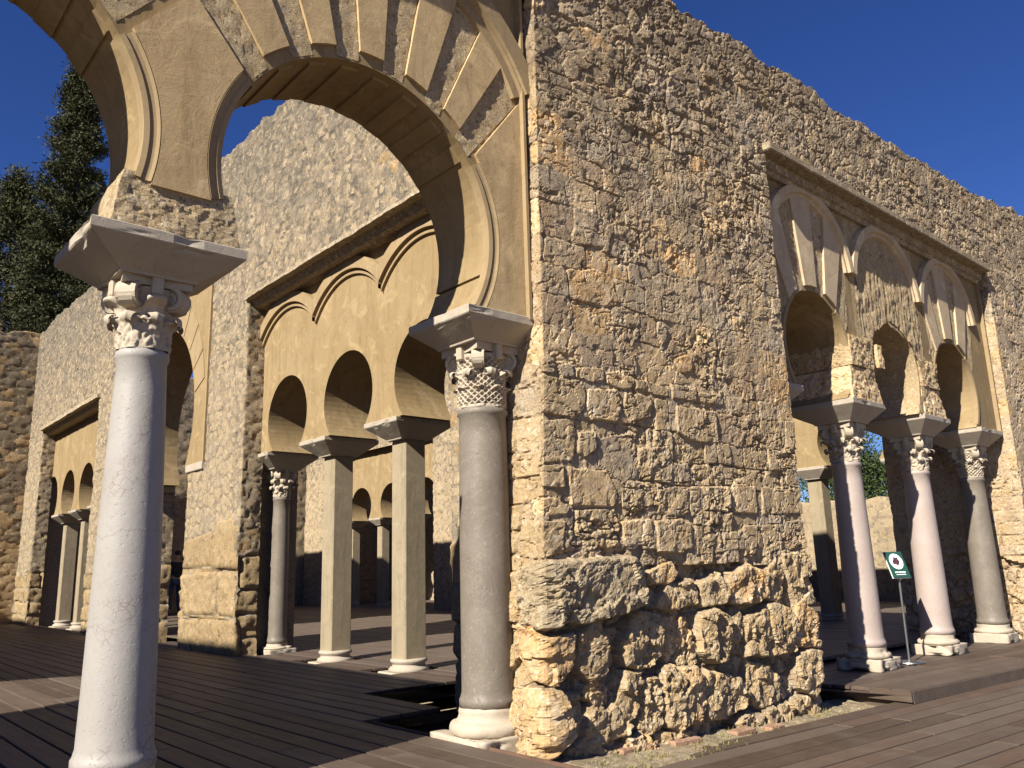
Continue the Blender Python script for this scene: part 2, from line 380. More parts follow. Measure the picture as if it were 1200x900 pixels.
def poly_e(S, Z, poly):
    """signed inside distance to a polygon's edges"""
    P = np.asarray(poly); n = len(P); d = np.full(S.shape, 9.); inside = np.zeros(S.shape, bool)
    for i in range(n):
        a = P[i]; b_ = P[(i+1) % n]; ab = b_-a; L = (ab@ab)+1e-12
        t = np.clip(((S-a[0])*ab[0]+(Z-a[1])*ab[1])/L, 0, 1)
        d = np.minimum(d, np.hypot(S-a[0]-t*ab[0], Z-a[1]-t*ab[1]))
        c = ((a[1] > Z) != (b_[1] > Z)) & (S < (b_[0]-a[0])*(Z-a[1])/(b_[1]-a[1]+1e-12)+a[0]); inside ^= c
    return np.where(inside, d, -d)
class Wall:
    """patches of one wall share a stone layout; each stone becomes a child mesh of its own"""
    def __init__(s, root): s.root = root; s.P = []; s.Q = []; s.I = []; s.n = 0
    def patch(s, sv, zv, base, field, mask=None):
        S, Z = np.meshgrid(sv, zv, indexing='ij')
        P, N = base(S, Z); h, idq = field(S, Z)
        P = P+N*h[..., None]
        nu, nv = S.shape; g = np.arange(nu*nv).reshape(nu, nv)
        Q = np.stack([g[:-1, :-1], g[1:, :-1], g[1:, 1:], g[:-1, 1:]], -1).reshape(-1, 4)
        cs = (S[:-1, :-1]+S[1:, 1:])/2; cz = (Z[:-1, :-1]+Z[1:, 1:])/2
        idc = idq(cs, cz).ravel()
        if mask is not None:
            k = mask(cs, cz).ravel(); Q = Q[k]; idc = idc[k]
        s.P.append(P.reshape(-1, 3)); s.Q.append(Q+s.n); s.I.append(idc); s.n += nu*nv
    def build(s, pick, mort_mat, limit=295, minpx=45, joint='mortar', rest=None, flip=False, smooth=True):
        P = np.concatenate(s.P); Q = np.concatenate(s.Q); I = np.concatenate(s.I)
        if flip: Q = Q[:, ::-1]
        off = np.array(parent_world(s.root)); P0 = P
        px, dep = proj(P); c = px[Q]; ar = .5*np.abs((c[:, 2, 0]-c[:, 0, 0])*(c[:, 3, 1]-c[:, 1, 1])-(c[:, 3, 0]-c[:, 1, 0])*(c[:, 2, 1]-c[:, 0, 1]))
        vis = (dep[Q].min(1) > .2) & (c[:, :, 0].min(1) > -20) & (c[:, :, 0].max(1) < 1220) & (c[:, :, 1].min(1) > -20) & (c[:, :, 1].max(1) < 920)
        ar = np.where(vis, ar, 0)
        u, inv = np.unique(I, return_inverse=True); A = np.bincount(inv, ar); A[u < 0] = 0
        order = np.argsort(-A)[:limit]; keep = [k for k in order if A[k] > minpx]
        used = np.zeros(len(u), bool); used[keep] = True
        cen = P[Q].mean(1)
        for k in keep:
            f = Q[inv == k]
            if len(f) < 4: used[k] = False; continue
            vs, r = np.unique(f, return_inverse=True); V = P[vs]
            o = obj('stone', V, r.reshape(-1, 4), pick(int(u[k]), cen[inv == k].mean(0)), s.root, smooth)
        restf = ~used[inv]; jm = restf & (I < 0); rb = restf & (I >= 0)
        for sel, nm, mt in ((jm, joint, mort_mat), (rb, 'rubble', rest or mort_mat)):
            if sel.any():
                f = Q[sel]; vs, r = np.unique(f, return_inverse=True)
                obj(nm, P[vs], r.reshape(-1, 4), mt, s.root, smooth, kind='stuff')
        return P0

# ================================================================== the facade wall (right)
YB = 3.763; XL = 3.615; XR = 6.64; XE = 12.23
fac = thing('masonry_wall', (4.9, YB, -.2), 'tall weathered rubble stone wall of the sunlit facade with a framed triple arch opening', 'wall')
def zoomed(ox, oy, k, polys):
    out = []
    for p in polys:
        q = []
        for x, y in p:
            px, py = ox+x/k, oy+y/k
            h = hit(px, py, 1, YB)
            if h[0] < XL: h = hit(px, py, 0, XL); q.append((XL-(h[1]-YB), h[2]))
            else: q.append((h[0], h[2]))
        out.append(q)
    return out
low = [
 [(140,185),(400,160),(440,190),(445,320),(380,350),(300,370),(240,390),(200,380),(150,400),(95,380),(80,300),(90,200)],
 [(25,215),(75,205),(78,300),(75,385),(30,380)],
 [(75,390),(120,400),(150,440),(215,425),(218,520),(180,605),(120,580),(80,500)],
 [(15,390),(72,400),(80,510),(110,590),(60,620),(20,600)],
 [(240,430),(290,385),(325,480),(325,560),(290,600),(245,560)],
 [(70,640),(120,610),(180,625),(210,700),(215,780),(180,840),(120,870),(70,840),(60,740)],
 [(20,620),(66,620),(58,700),(58,860),(20,840)],
 [(390,460),(440,350),(520,360),(530,420),(520,500),(480,550),(400,540),(385,500)],
 [(530,375),(600,370),(640,440),(600,470),(560,530),(530,490)],
 [(560,510),(610,445),(650,460),(655,530),(600,540)],
 [(655,370),(700,340),(750,360),(765,430),(745,520),(690,525),(655,490)],
 [(768,370),(800,345),(815,400),(800,460),(772,450)],
 [(818,370),(890,340),(930,320),(970,340),(995,400),(990,490),(880,505),(820,500)],
 [(998,320),(1040,335),(1085,400),(1080,475),(1002,475),(992,380)],
 [(945,150),(1060,143),(1085,320),(1000,325),(960,230)],
 [(895,200),(930,165),(953,230),(945,315),(910,310)],
 [(760,220),(830,190),(892,215),(900,300),(860,320),(770,320)],
 [(660,250),(720,215),(755,260),(745,320),(670,330)],
 [(510,330),(545,260),(640,240),(655,320),(580,345)],
 [(470,215),(560,170),(580,210),(560,250),(480,250)],
 [(1000,510),(1040,480),(1090,490),(1090,580),(1060,645),(1000,620),(990,570)],
 [(830,530),(900,540),(945,600),(940,660),(870,690),(830,650)],
 [(675,560),(720,570),(800,590),(828,630),(810,690),(740,720),(690,730),(672,640)],
 [(520,560),(560,540),(588,570),(618,650),(618,730),(580,765),(540,750),(530,680)],
 [(592,550),(630,540),(663,590),(668,680),(650,745),(625,740),(622,650)],
 [(465,580),(510,580),(528,700),(522,770),(480,780),(445,760)],
 [(390,560),(450,560),(458,630),(430,700),(400,780),(352,800),(333,720),(380,640)],
 [(270,610),(310,590),(340,620),(320,680),(290,680),(260,650)],
 [(190,640),(250,640),(262,720),(240,780),(218,760)],
 [(280,690),(328,690),(348,800),(270,830),(266,770)],
 [(405,800),(460,780),(500,820),(490,850),(430,860)], [(503,785),(555,775),(565,830),(510,840)], [(565,775),(640,770),(645,810),(575,825)],
 [(785,745),(830,700),(875,710),(872,765),(800,775)], [(878,700),(910,685),(938,710),(935,750),(890,755)],
 [(940,680),(970,672),(988,710),(980,745),(948,745)], [(990,660),(1030,650),(1070,690),(1060,735),(1000,735)],
 [(220,830),(262,800),(330,840),(400,820),(420,870),(300,890),(230,880)],
]
low_h = [.10, .03, .07, .02, .04, .10, .04, .02, -.02, -.02, .05, .0, .05, .03, .03, .02, .035, .02, .02, .01,
         .05, .0, .045, .06, .05, .02, .03, .0, .0, .02, .04, .03, .04, .04, .04, .04, .04, .02]
mid1 = [
 [(45,130),(100,128),(95,185),(55,185)], [(105,160),(160,145),(168,195),(125,205)], [(172,165),(275,165),(280,210),(230,220),(175,200)],
 [(288,185),(340,175),(395,200),(388,240),(350,245),(290,225)], [(400,205),(520,235),(525,275),(470,265),(402,242)],
 [(50,200),(200,212),(210,270),(203,330),(170,355),(60,330)], [(218,250),(330,245),(345,300),(330,365),(230,360),(215,300)],
 [(360,255),(460,275),(465,350),(380,370),(355,320)], [(475,280),(525,290),(530,400),(480,400)],
 [(55,372),(170,355),(182,420),(170,515),(70,525)], [(190,410),(245,405),(250,470),(215,500),(190,480)],
 [(260,430),(380,410),(402,460),(390,560),(360,605),(262,530)], [(412,470),(520,460),(540,520),(530,600),(440,585),(412,540)],
 [(60,540),(140,530),(148,620),(70,610)], [(155,540),(290,550),(335,650),(318,690),(170,680)],
 [(345,622),(460,612),(468,680),(400,706),(352,690)], [(478,625),(579,610),(579,720),(490,720)],
 [(30,670),(120,650),(165,690),(150,720),(40,720)], [(0,740),(65,740),(150,745),(150,860),(70,888),(0,870)],
 [(190,700),(320,697),(338,760),(330,840),(230,850),(190,780)], [(350,742),(460,732),(465,828),(360,838)], [(478,742),(579,735),(579,865),(482,858)]]
mid2 = [
 [(25,40),(130,55),(133,115),(25,100)], [(140,75),(250,85),(250,130),(140,118)], [(45,135),(215,160),(225,300),(110,285),(50,250)],
 [(232,172),(390,172),(400,300),(330,318),(238,290)], [(412,200),(510,200),(515,330),(415,320)], [(522,200),(600,210),(600,330),(527,325)],
 [(490,350),(600,340),(605,395),(500,400)], [(515,410),(620,410),(620,480),(520,480)], [(420,490),(620,500),(620,605),(430,610)],
 [(290,470),(395,490),(400,610),(300,600)], [(160,490),(275,490),(282,600),(170,590)], [(107,490),(145,490),(155,590),(122,620),(107,590)],
 [(45,390),(100,385),(110,460),(60,470)], [(0,500),(95,500),(100,610),(0,620)], [(530,640),(640,640),(645,750),(550,770),(517,700)],
 [(422,660),(495,650),(500,760),(440,788)], [(342,660),(405,660),(400,780),(352,790)], [(0,642),(105,645),(120,760),(10,780)], [(127,662),(240,662),(250,780),(142,790)]]
POLY = zoomed(600, 600, 3, low)+zoomed(620, 380, 3.217, mid1)+zoomed(780, 440, 3.75, mid2)
PH = low_h+[.025, .02, .02, .02, .015]+list(rng.uniform(.0, .028, 17))+list(rng.uniform(.0, .028, 19))
PB = [(min(q[0] for q in p)-.1, max(q[0] for q in p)+.1, min(q[1] for q in p)-.1, max(q[1] for q in p)+.1) for p in POLY]
NLOW = len(low)
def facade_cells(S, Z):
    """-> id, joint distance e, per-cell height, edge softness"""
    zb = .98+.22*fbm(S*1.3, Z*.3, 41, 2); zm = 2.05+.18*fbm(S*1.1, Z*.2, 43, 2); zt = 4.35+.5*fbm(S*.7, Z*.3, 45, 2)
    i0, e0 = vor(S, Z, .15, .17, 11); i1, e1 = coursed(S, Z, 0, .11, .24, .12, .38, 12)
    i2, e2 = coursed(S, Z, 0, .16, .30, .18, .46, 13, .09); i3, e3 = vor(S, Z, .20, .13, 14, .9, .03)
    i4, e4 = vor(S, Z, .10, .075, 15, .9, .03)
    mix = fbm(S*1.7, Z*1.7, 47, 3) > .06
    idx = np.where(Z < zb, 10_000_000+i0, np.where(Z < zm, 40_000_000+i1, np.where(Z < zt, np.where(mix, 50_000_000+i2, 60_000_000+i3), 90_000_000+i3)))
    e = np.where(Z < zb, e0, np.where(Z < zm, e1, np.where(Z < zt, np.where(mix, e2, e3), e3)))
    rh = _h(idx % 99991, idx // 99991, 5)-.5
    # upper parts: lime wash and rubbed mortar hide joints in places
    cover = sstep(-.02, .25, fbm(S*2.3, Z*2.3, 61, 4))
    H = np.where(Z < zb, -.03+.035*rh, np.where(Z < zm, .018*rh, np.where(Z < zt, .014*rh*(1-.8*cover), .016*rh)))
    W = np.where(Z < zb, .03, np.where(Z < zm, .013, np.where(Z < zt, .012, .018)))
    D = np.where(Z < zb, .04, np.where(Z < zm, .026*(1-.7*cover), np.where(Z < zt, .016*(1-cover), .024*(1-.7*cover))))
    tr = np.zeros(S.shape, bool)
    for k, p in enumerate(POLY):
        x0, x1, z0, z1 = PB[k]; mk = (S > x0) & (S < x1) & (Z > z0) & (Z < z1)
        if not mk.any(): continue
        s_, z_ = S[mk], Z[mk]
        w = .022 if k < NLOW else .012
        d = poly_e(s_+w*.9*fbm(s_*9, z_*9, 70+k, 3), z_+w*.9*fbm(s_*9+5, z_*9, 90+k, 3), p)
        wr = np.where(mk)
        gr = .016 if k < NLOW else .006
        ins = (d > -gr) & (d+gr > np.where(tr[mk], e[mk], -1)); sel = tuple(a[ins] for a in wr)
        idx[sel] = k+1; e[sel] = d[ins]+gr; H[sel] = PH[k]*(.9 if k < NLOW else .6); W[sel] = .026 if k < NLOW else .014; D[sel] = .05 if k < NLOW else .032; tr[sel] = True
    # outside the traced stones of the foot the wall is hollowed out
    foot = (~tr) & (Z < zb); hol = sstep(.1, .5, fbm(S*2.2+3, Z*2.2, 33, 2)+.35)
    H = np.where(foot, H-.035*hol, H)
    return idx, e, H, W, D
def facade_h(S, Z):
    idx, e, H, W, D = facade_cells(S, Z)
    a = np.clip(e/W, 0, 1); prof = 1-(1-a)**3.2
    rh1 = _h(idx % 99991, idx // 99991, 21)-.5; rh2 = _h(idx % 99991, idx // 99991, 22)-.5
    lowz = sstep(1.3, .8, Z); up = sstep(3.9, 5.0, Z)
    rough = fbm(S*11, Z*11, 51, 5, .64)
    patch = sstep(-.04, .26, fbm(S*2.2, Z*2.6, 58, 4))            # smooth washed areas next to pocked ones
    pit = np.minimum(0, fbm(S*19, Z*19, 52, 4, .6)+.20)
    crack = np.minimum(0, np.abs(fbm(S*2.1, Z*4.6, 57, 4))-.03)/.03
    crack2 = np.minimum(0, np.abs(fbm(S*3.7+4, Z*3.1, 67, 4))-.018)/.018
    calm = np.maximum(lowz, .30+.70*sstep(-.14, .14, fbm(S*1.0+7, Z*1.3, 68, 4)))
    patch = patch*calm
    amp = calm*(.0075+.010*patch+.008*lowz+.005*up)
    h = H-D*(1-prof)+amp*rough+pit*(.012+.045*patch+.010*up*calm)+(crack*.036+crack2*.022)*(1-lowz)*(.25+.75*patch)+.007*fbm(S*2.3, Z*2.6, 59, 2)*(1-lowz)
    fc = facet(S, Z, .13, 81); fc2 = facet(S, Z, .06, 82)
    h = h+prof*(lowz*(.40*fc+.22*fc2)+(1-lowz)*(.05*fc+.14*fc2*patch))
    h = h+prof*(rh1*.10*np.sin((S*3.1+rh2*9)) + rh2*.05*np.sin(Z*5+rh1*9))*(.05+.16*lowz)
    # vertical tool marks and washes
    h = h+.005*fbm(S*34, Z*9, 55, 3)*sstep(.05, .25, fbm(S*2.3, Z*2.3, 56, 2))
    return h
fac_field = lambda S, Z: (facade_h(S, Z), lambda s, z: (lambda r: np.where(r[1] < r[3]*.22, -1, r[0]))(facade_cells(s, z)))
TOPX = [0, 5.25, 6.29, 6.88, 8.66, 11.04, 12.57, 14.4, 20]; TOPZ = [5.72, 5.83, 5.92, 5.9, 5.94, 6.03, 6.13, 6.33, 6.5]
def ztop(s): return np.interp(s, TOPX, TOPZ)+.10*fbm(s*2.1, s*0, 71, 4)+.05*fbm(s*9, s*0, 72, 3)
def base_plan(xl, xr):
    """front plane y=YB between xl and xr, wrapping back round both arrises"""
    def f(S, Z):
        bl = .035*np.ones_like(S)
        lean = np.where(S < 5, (.045-.03*np.clip(Z, 0, 5.5)), 0)*0
        xlz = xl+(np.interp(Z, [-.2, 1.2, 2.4, 5.5], [-.10, -.07, -.01, .03]) if xl < 5 else 0)
        X = np.clip(S, xl, xr); X = np.where(S < xl, xlz, X); X = np.where((S >= xl) & (S < xl+.4), xlz+(S-xl)*(xl+.4-xlz)/.4, X)
        Yd = YB+np.maximum(0, xl-S)+np.maximum(0, S-xr)
        zt = ztop(X); over = np.maximum(0, Z-zt); Zp = np.minimum(Z, zt)
        Yd = Yd+over
        tl = sstep(xl-.05, xl+.05, S); trr = sstep(xr-.05, xr+.05, S)
        nx = -(1-tl)+trr; ny = -(tl*(1-trr)); nz = np.where(over > 0, .8, 0.)
        N = np.stack([nx, ny, nz], -1); N /= np.linalg.norm(N, axis=-1, keepdims=True)
        return np.stack([X, Yd, Zp], -1), N
    return f
w = Wall(fac)
ZC = 4.86
w.patch(np.arange(XL-.72, XR+.66, .0098), np.append(np.arange(-.26, ZC, .0098), ZC), base_plan(XL, XR), fac_field)
w.patch(np.arange(XL-.12, 15.6, .018), np.arange(ZC, 6.8, .018), base_plan(XL, 99), fac_field)
w.patch(np.arange(XE-1.75, 15.6, .022), np.append(np.arange(-.3, ZC, .022), ZC), base_plan(XE, 99), fac_field)
def fac_pick(i, c):
    r = (i*7919 % 97)/97
    if i == 1: return M['wb_grey']
    if 1 < i <= NLOW: return M['wb_low'] if r < .75 else M['ochre2']
    if i <= len(POLY): return M['wb_mid'] if r < .7 else (M['ochre'] if r < .88 else M['wb_up'])
    if i < 20_000_000: return M['wb_low']
    if i < 50_000_000: return M['wb_mid']
    return M['wb_up'] if r < .72 else (M['ochre'] if r < .86 else M['ochre2'])
w.build(fac_pick, M['mortar'], rest=M['wb_up'], smooth=False)
mb = MB()                                                # wall body behind the face
mb.add(*boxVF(XL+.1, XR-.12, YB+.24, YB+.72, -.3, 4.8)); mb.add(*boxVF(XL+.1, 16.6, YB+.24, YB+.72, 4.802, 5.68)); mb.add(*boxVF(XE+.15, 16.6, YB+.24, YB+.72, -.3, 4.8))
mb.build('core', M['wc_mortar'], fac)

# ------------------------------------------------------------------ arches
class Fr:
    """panel frame: u along the wall, z up, d outwards from its face"""
    def __init__(s, kind, face): s.k = kind; s.f = face
    def P(s, u, z, d=0.0): return (u, s.f-d, z) if s.k == 'Y' else (s.f-d, u, z)
def hole_pts(uc, r, cz, zs, n=44):
    hw = math.sqrt(max(r*r-(cz-zs)**2, 1e-6)); a0 = math.atan2(zs-cz, -hw); a1 = math.atan2(zs-cz, hw)
    if a0 < 0: a0 += 2*math.pi
    return [(uc+r*math.cos(a), cz+r*math.sin(a)) for a in np.linspace(a0, a1, n)]
def panel(name, fr, bays, zs, zt, T, mat, parent, wob=0.0, soffit=None):
    """wall panel pierced by horseshoe openings; bays: (uc, ul, ur, r, cz)"""
    mb = MB(); ms = MB()
    for uc, ul, ur, r, cz in bays:
        H = hole_pts(uc, r, cz, zs)
        for c in ((ul, zt), (ur, zt)):                    # make sure the panel corners are hit
            a = math.atan2(c[1]-cz, c[0]-uc); H.append((uc+r*math.cos(a), cz+r*math.sin(a)))
        H = sorted(set(H), key=lambda q: -(lambda a: a+2*math.pi if a < -math.pi/2 else a)(math.atan2(q[1]-cz, q[0]-uc)))
        I = []; O = []
        for (u, z) in H:
            if wob:
                k = 1+wob*float(fbm(np.array(u*3.), np.array(z*3.), 5, 3)); u = uc+(u-uc)*k; z = max(zs, cz+(z-cz)*k)
            I.append((u, z))
            if z <= cz: O.append((ul if u < uc else ur, z)); continue
            du, dz = u-uc, z-cz; t = 1e9
            if dz > 1e-9: t = min(t, (zt-cz)/dz)
            if du > 1e-9: t = min(t, (ur-uc)/du)
            if du < -1e-9: t = min(t, (ul-uc)/du)
            O.append((uc+du*t, cz+dz*t))
        n = len(I)
        for d, w_ in ((0, 0), (-T, 1)):
            V = [fr.P(u, z, d) for u, z in I]+[fr.P(u, z, d) for u, z in O]
            mb.add(V, [[i, i+1, n+i+1, n+i] for i in range(n-1)])
        V = [fr.P(u, z, 0) for u, z in I]+[fr.P(u, z, -T) for u, z in I]
        (ms if soffit else mb).add(V, [[i, i+1, n+i+1, n+i] for i in range(n-1)])
        hw0, hw1 = I[0], I[-1]
        for a, b_ in ((ul, hw0[0]), (hw1[0], ur)):
            mb.add([fr.P(a, zs, 0), fr.P(b_, zs, 0), fr.P(b_, zs, -T), fr.P(a, zs, -T)], [[0, 1, 2, 3]])
        mb.add([fr.P(ul, zt, 0), fr.P(ur, zt, 0), fr.P(ur, zt, -T), fr.P(ul, zt, -T)], [[0, 1, 2, 3]])
    o = mb.build(name, mat, parent)
    if soffit: ms.build('soffit', soffit, parent, True)
    return o
def prismVF(fr, poly, d0, d1):
    n = len(poly); V = [fr.P(u, z, d0) for u, z in poly]+[fr.P(u, z, d1) for u, z in poly]
    return V, [list(range(n))[::-1], [n+i for i in range(n)]]+[[i, (i+1) % n, n+(i+1) % n, n+i] for i in range(n)]
def mouldVF(fr, uc, cz, prof, a0, a1, n=40, lim=None):
    """profile [(r, d)] swept along an arc (angles from the vertical, degrees)"""
    V = []; F = []; m = len(prof)
    for a in np.linspace(R_(a0), R_(a1), n):
        for r, d in prof:
            u = uc+r*math.sin(a)
            if lim: u = min(max(u, lim[0]), lim[1])
            V.append(fr.P(u, cz+r*math.cos(a), d))
    for i in range(n-1):
        for k in range(m-1): F.append([i*m+k, i*m+k+1, (i+1)*m+k+1, (i+1)*m+k])
    F.append(list(range(m))); F.append([(n-1)*m+k for k in range(m)][::-1])
    return V, F
def circ_hit(uc, zc, a, cu, cz, R):
    """distance from (uc,zc) along angle a (from vertical) to circle"""
    dx, dz = math.sin(a), math.cos(a); ox, oz = uc-cu, zc-cz
    b = ox*dx+oz*dz; c = ox*ox+oz*oz-R*R; return -b+math.sqrt(max(b*b-c, 0))
def wedge(uc, zc, a0, a1, inner, outer, n=6):
    A = np.linspace(R_(a0), R_(a1), n); pts = []
    for a in A: t = circ_hit(uc, zc, a, *inner); pts.append((uc+t*math.sin(a), zc+t*math.cos(a)))
    for a in A[::-1]: t = circ_hit(uc, zc, a, *outer); pts.append((uc+t*math.sin(a), zc+t*math.cos(a)))
    return pts
def rough_wedge(name, fr, uc, zc, a0, a1, inner, outer, d, amp, mat, parent, nu=10, nv=34, seed=0, clipu=None):
    V = []; F = []
    for i, a in enumerate(np.linspace(R_(a0), R_(a1), nu)):
        t0 = circ_hit(uc, zc, a, *inner); t1 = circ_hit(uc, zc, a, *outer)
        for j in range(nv):
            t = t0+(t1-t0)*j/(nv-1); u = uc+t*math.sin(a); z = zc+t*math.cos(a)
            if clipu is not None: u = min(u, clipu)
            dd = d+amp*float(fbm(np.array(u*22), np.array(z*22), 200+seed, 4))+amp*.5*float(fbm(np.array(u*60), np.array(z*60), 300+seed, 2))
            V.append(fr.P(u, z, dd))
    for i in range(nu-1):
        for j in range(nv-1): F.append([i*nv+j, (i+1)*nv+j, (i+1)*nv+j+1, i*nv+j+1])
    return obj(name, V, F, mat, parent, True)

# ---- arcade of the front (large horseshoe arches)
FA = Fr('Y', 3.905); TA = .56; ZI = 2.668
arc = thing('horseshoe_arcade', (1.28, 4.2, ZI), 'large ochre horseshoe arches with raised wedge stones carried on the white column', 'arcade')
BX = [2.38, .19, -2.0]; RA = .905; CZA = 3.15; ZV = 2.80; RCZ = 3.775
half = 1.095
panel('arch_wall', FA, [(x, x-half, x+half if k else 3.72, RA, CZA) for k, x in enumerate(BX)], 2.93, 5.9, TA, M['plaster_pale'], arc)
ANG = [(-34, -25.6), (-18.5, -11.3), (-4.1, 3.1), (10.3, 17.7), (24.4, 31.6)]
for bi, x in enumerate(BX[:2]):
    inn = (x, CZA, RA+.075); inr = (x, CZA, RA+.012); out = (x, RCZ, 1.245)
    for a0, a1 in ANG:
        o = obj('voussoir', *prismVF(FA, wedge(x, ZV, a0, a1, inn, out), -.01, .023), M['plaster'], arc, fix=True)
    edges = [-41.5]+[v for p in ANG for v in p]+[39.3]
    for k in range(0, len(edges)-1, 2):
        rough_wedge('rough_voussoir', FA, x, ZV, edges[k]+.2, edges[k+1]-.2, inr, out, .003, .007, M['rough'], arc, seed=k+20*bi)
    # stepped outer ring
    prof = [(1.23, -.02), (1.25, .03), (1.315, .03), (1.325, .055), (1.335, .055), (1.345, .075), (1.475, .075), (1.484, -.02)]
    obj('outer_ring', *mouldVF(FA, x, RCZ, prof, -47 if bi == 0 else -47, 66 if bi == 0 else 47, 60), M['plaster_trim'], arc, fix=True)
    # soffit slabs
    for k, a in enumerate(np.arange(-50.05, 51, 14.3)):
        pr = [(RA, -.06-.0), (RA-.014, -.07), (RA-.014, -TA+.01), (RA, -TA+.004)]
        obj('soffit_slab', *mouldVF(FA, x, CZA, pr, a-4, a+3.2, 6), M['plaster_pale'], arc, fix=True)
# haunch over the front column, between two arches
def haunch(xl, xr, zb, amax, cap=None):
    """plate bounded by the left bay's right flank and the right bay's left flank"""
    pts = []
    def flank(x, sgn):
        q = []
        a_sp = math.degrees(math.acos(max(-1, min(1, (zb-CZA)/(RA+.075)))))
        for a in np.linspace(a_sp, 20, 60):
            u = x+sgn*(RA+.075)*math.sin(R_(a)); z = CZA+(RA+.075)*math.cos(R_(a))
            if math.degrees(math.atan2(abs(u-x), z-ZV)) >= amax: q.append((u, z))
        return q
    return flank
ql = haunch(0, 0, 2.9, 41.5)(BX[1], 1); qr = haunch(0, 0, 2.9, 41.5)(BX[0], -1)
apex = ((BX[0]+BX[1])/2, ZV+half/math.tan(R_(41.5)))
pts = qr+[apex]+ql[::-1]
obj('haunch_plate', *prismVF(FA, pts, -.01, .023), M['plaster'], arc, fix=True)
q2 = haunch(0, 0, ZI+.001, 39.3)(BX[0], 1)
zj = ZV+(3.575-BX[0])/math.tan(R_(39.3))
pts = q2+[(3.575, zj), (3.575, ZI+.001)]
obj('haunch_plate', *prismVF(FA, pts, -.01, .023), M['plaster'], arc, fix=True)
for x, sg, a0, a1 in ((BX[0], 1, 57, 121), (BX[0], -1, 57, 104), (BX[1], 1, 57, 104)):     # moulded lip round the haunches
    pr = [(RA-.004, -.06), (RA-.004, .008), (RA+.022, .014), (RA+.03, .006), (RA+.055, .012), (RA+.07, .024), (RA+.08, -.01)]
    obj('arch_lip', *mouldVF(FA, x, CZA, pr, sg*a0, sg*a1, 30), M['plaster_trim'], arc, fix=True)
obj('alfiz_bead', *boxVF(3.577, 3.60, 3.905-.06, 3.93, ZI-.02, 5.88), M['plaster_trim'], arc)
obj('cornice', *loftVF([(5.20, -3.3, 3.62, 3.80, 4.0), (5.25, -3.3, 3.62, 3.76, 4.0), (5.262, -3.3, 3.62, 3.70, 4.0), (5.36, -3.3, 3.62, 3.70, 4.0)]), M['cornice'], arc, fix=True)
# plaster of the right springing comes down to the impost
mb = MB()
qq = hole_pts(BX[0], RA, CZA, ZI, 60); rr_ = [(u, z) for u, z in qq if u > BX[0] and z < 2.945]
mb.add(*prismVF(FA, rr_+[(3.72, ZI+.001), (3.72, 2.945)], -TA, 0)); mb.build('springer', M['plaster_pale'], arc)
# exposed rough stone between the white column's impost and the plaster
def blob_block(name, x0, x1, y0, y1, z0, z1, mat, parent, amp=.02, taper=.0, seed=1, n=14, ux=None):
    bm = bmesh.new(); bmesh.ops.create_cube(bm, size=1); bmesh.ops.subdivide_edges(bm, edges=bm.edges[:], cuts=n, use_grid_fill=True)
    V = np.array([v.co[:] for v in bm.verts]); F = [[v.index for v in f.verts] for f in bm.faces]; bm.free()
    t = V[:, 2]+.5; kx = 1-taper*t
    P = np.stack([(x0+x1)/2+V[:, 0]*(x1-x0)*kx, (y0+y1)/2+V[:, 1]*(y1-y0)*(1-.4*taper*t), z0+t*(z1-z0)], -1)
    nn = V/np.linalg.norm(V, axis=1, keepdims=True)
    s = fbm(P[:, 0]*13+P[:, 1]*11, P[:, 2]*13+P[:, 1]*7, seed, 5, .65)+1.2*np.minimum(0, fbm(P[:, 0]*24+P[:, 1]*19, P[:, 2]*24-P[:, 1]*17, seed+9, 3)+.08)
    rd = np.sort(np.abs(V), axis=1)[:, 1]; P = P-nn*(np.maximum(0, rd-.36)[:, None]*.13*min(x1-x0, z1-z0))
    return obj(name, P+nn*(amp*s)[:, None]*np.array([1, 1, .25]), F, mat, parent, False)
blob_block('springer_stone', .965, 1.605, 3.885, 4.47, ZI-.004, 2.96, M['rough'], arc, .011, .16, 8, 44)
blob_block('springer_stone', -1.22, -.60, 3.885, 4.47, ZI-.004, 2.96, M['rough'], arc, .04, .2, 4, 8)

# ------------------------------------------------------------------ columns
def volute(mb, c, ax, tang, R, wth, turns=1.6):
    """scroll: a coiled band; ax = axis direction (unit), tang = outward"""
    up = Vector((0, 0, 1)); n = 26; V = []; F = []
    ax = Vector(ax).normalized(); tg = Vector(tang).normalized()
    for i in range(n):
        t = i/(n-1); a = math.pi*.5-t*turns*2*math.pi; r = R*(1-.78*t); th = R*.30*(1-.5*t)
        d = tg*math.cos(a)+up*math.sin(a)
        for rr in (r, max(r-th, .002)):
            for s_ in (-1, 1): V.append(tuple(Vector(c)+d*rr+ax*(s_*wth*(1-.25*t)/2)))
    for i in range(n-1):
        a, b = 4*i, 4*i+4
        F += [[a, a+1, b+1, b], [a+2, b+2, b+3, a+3], [a, b, b+2, a+2], [a+1, a+3, b+3, b+1]]
    mb.add(V, F)
    # web that fills the scroll
    m = 18; V = [tuple(Vector(c)+ax*(s_*wth*.33)) for s_ in (-1, 1)]; F = []
    for s_ in (-1, 1):
        for i in range(m):
            a = 2*math.pi*i/m; V.append(tuple(Vector(c)+(tg*math.cos(a)+up*math.sin(a))*R*.86+ax*(s_*wth*.33)))
    for i in range(m):
        j = (i+1) % m; F += [[0, 2+i, 2+j], [1, 2+m+j, 2+m+i], [2+i, 2+m+i, 2+m+j, 2+j]]
    mb.add(V, F)
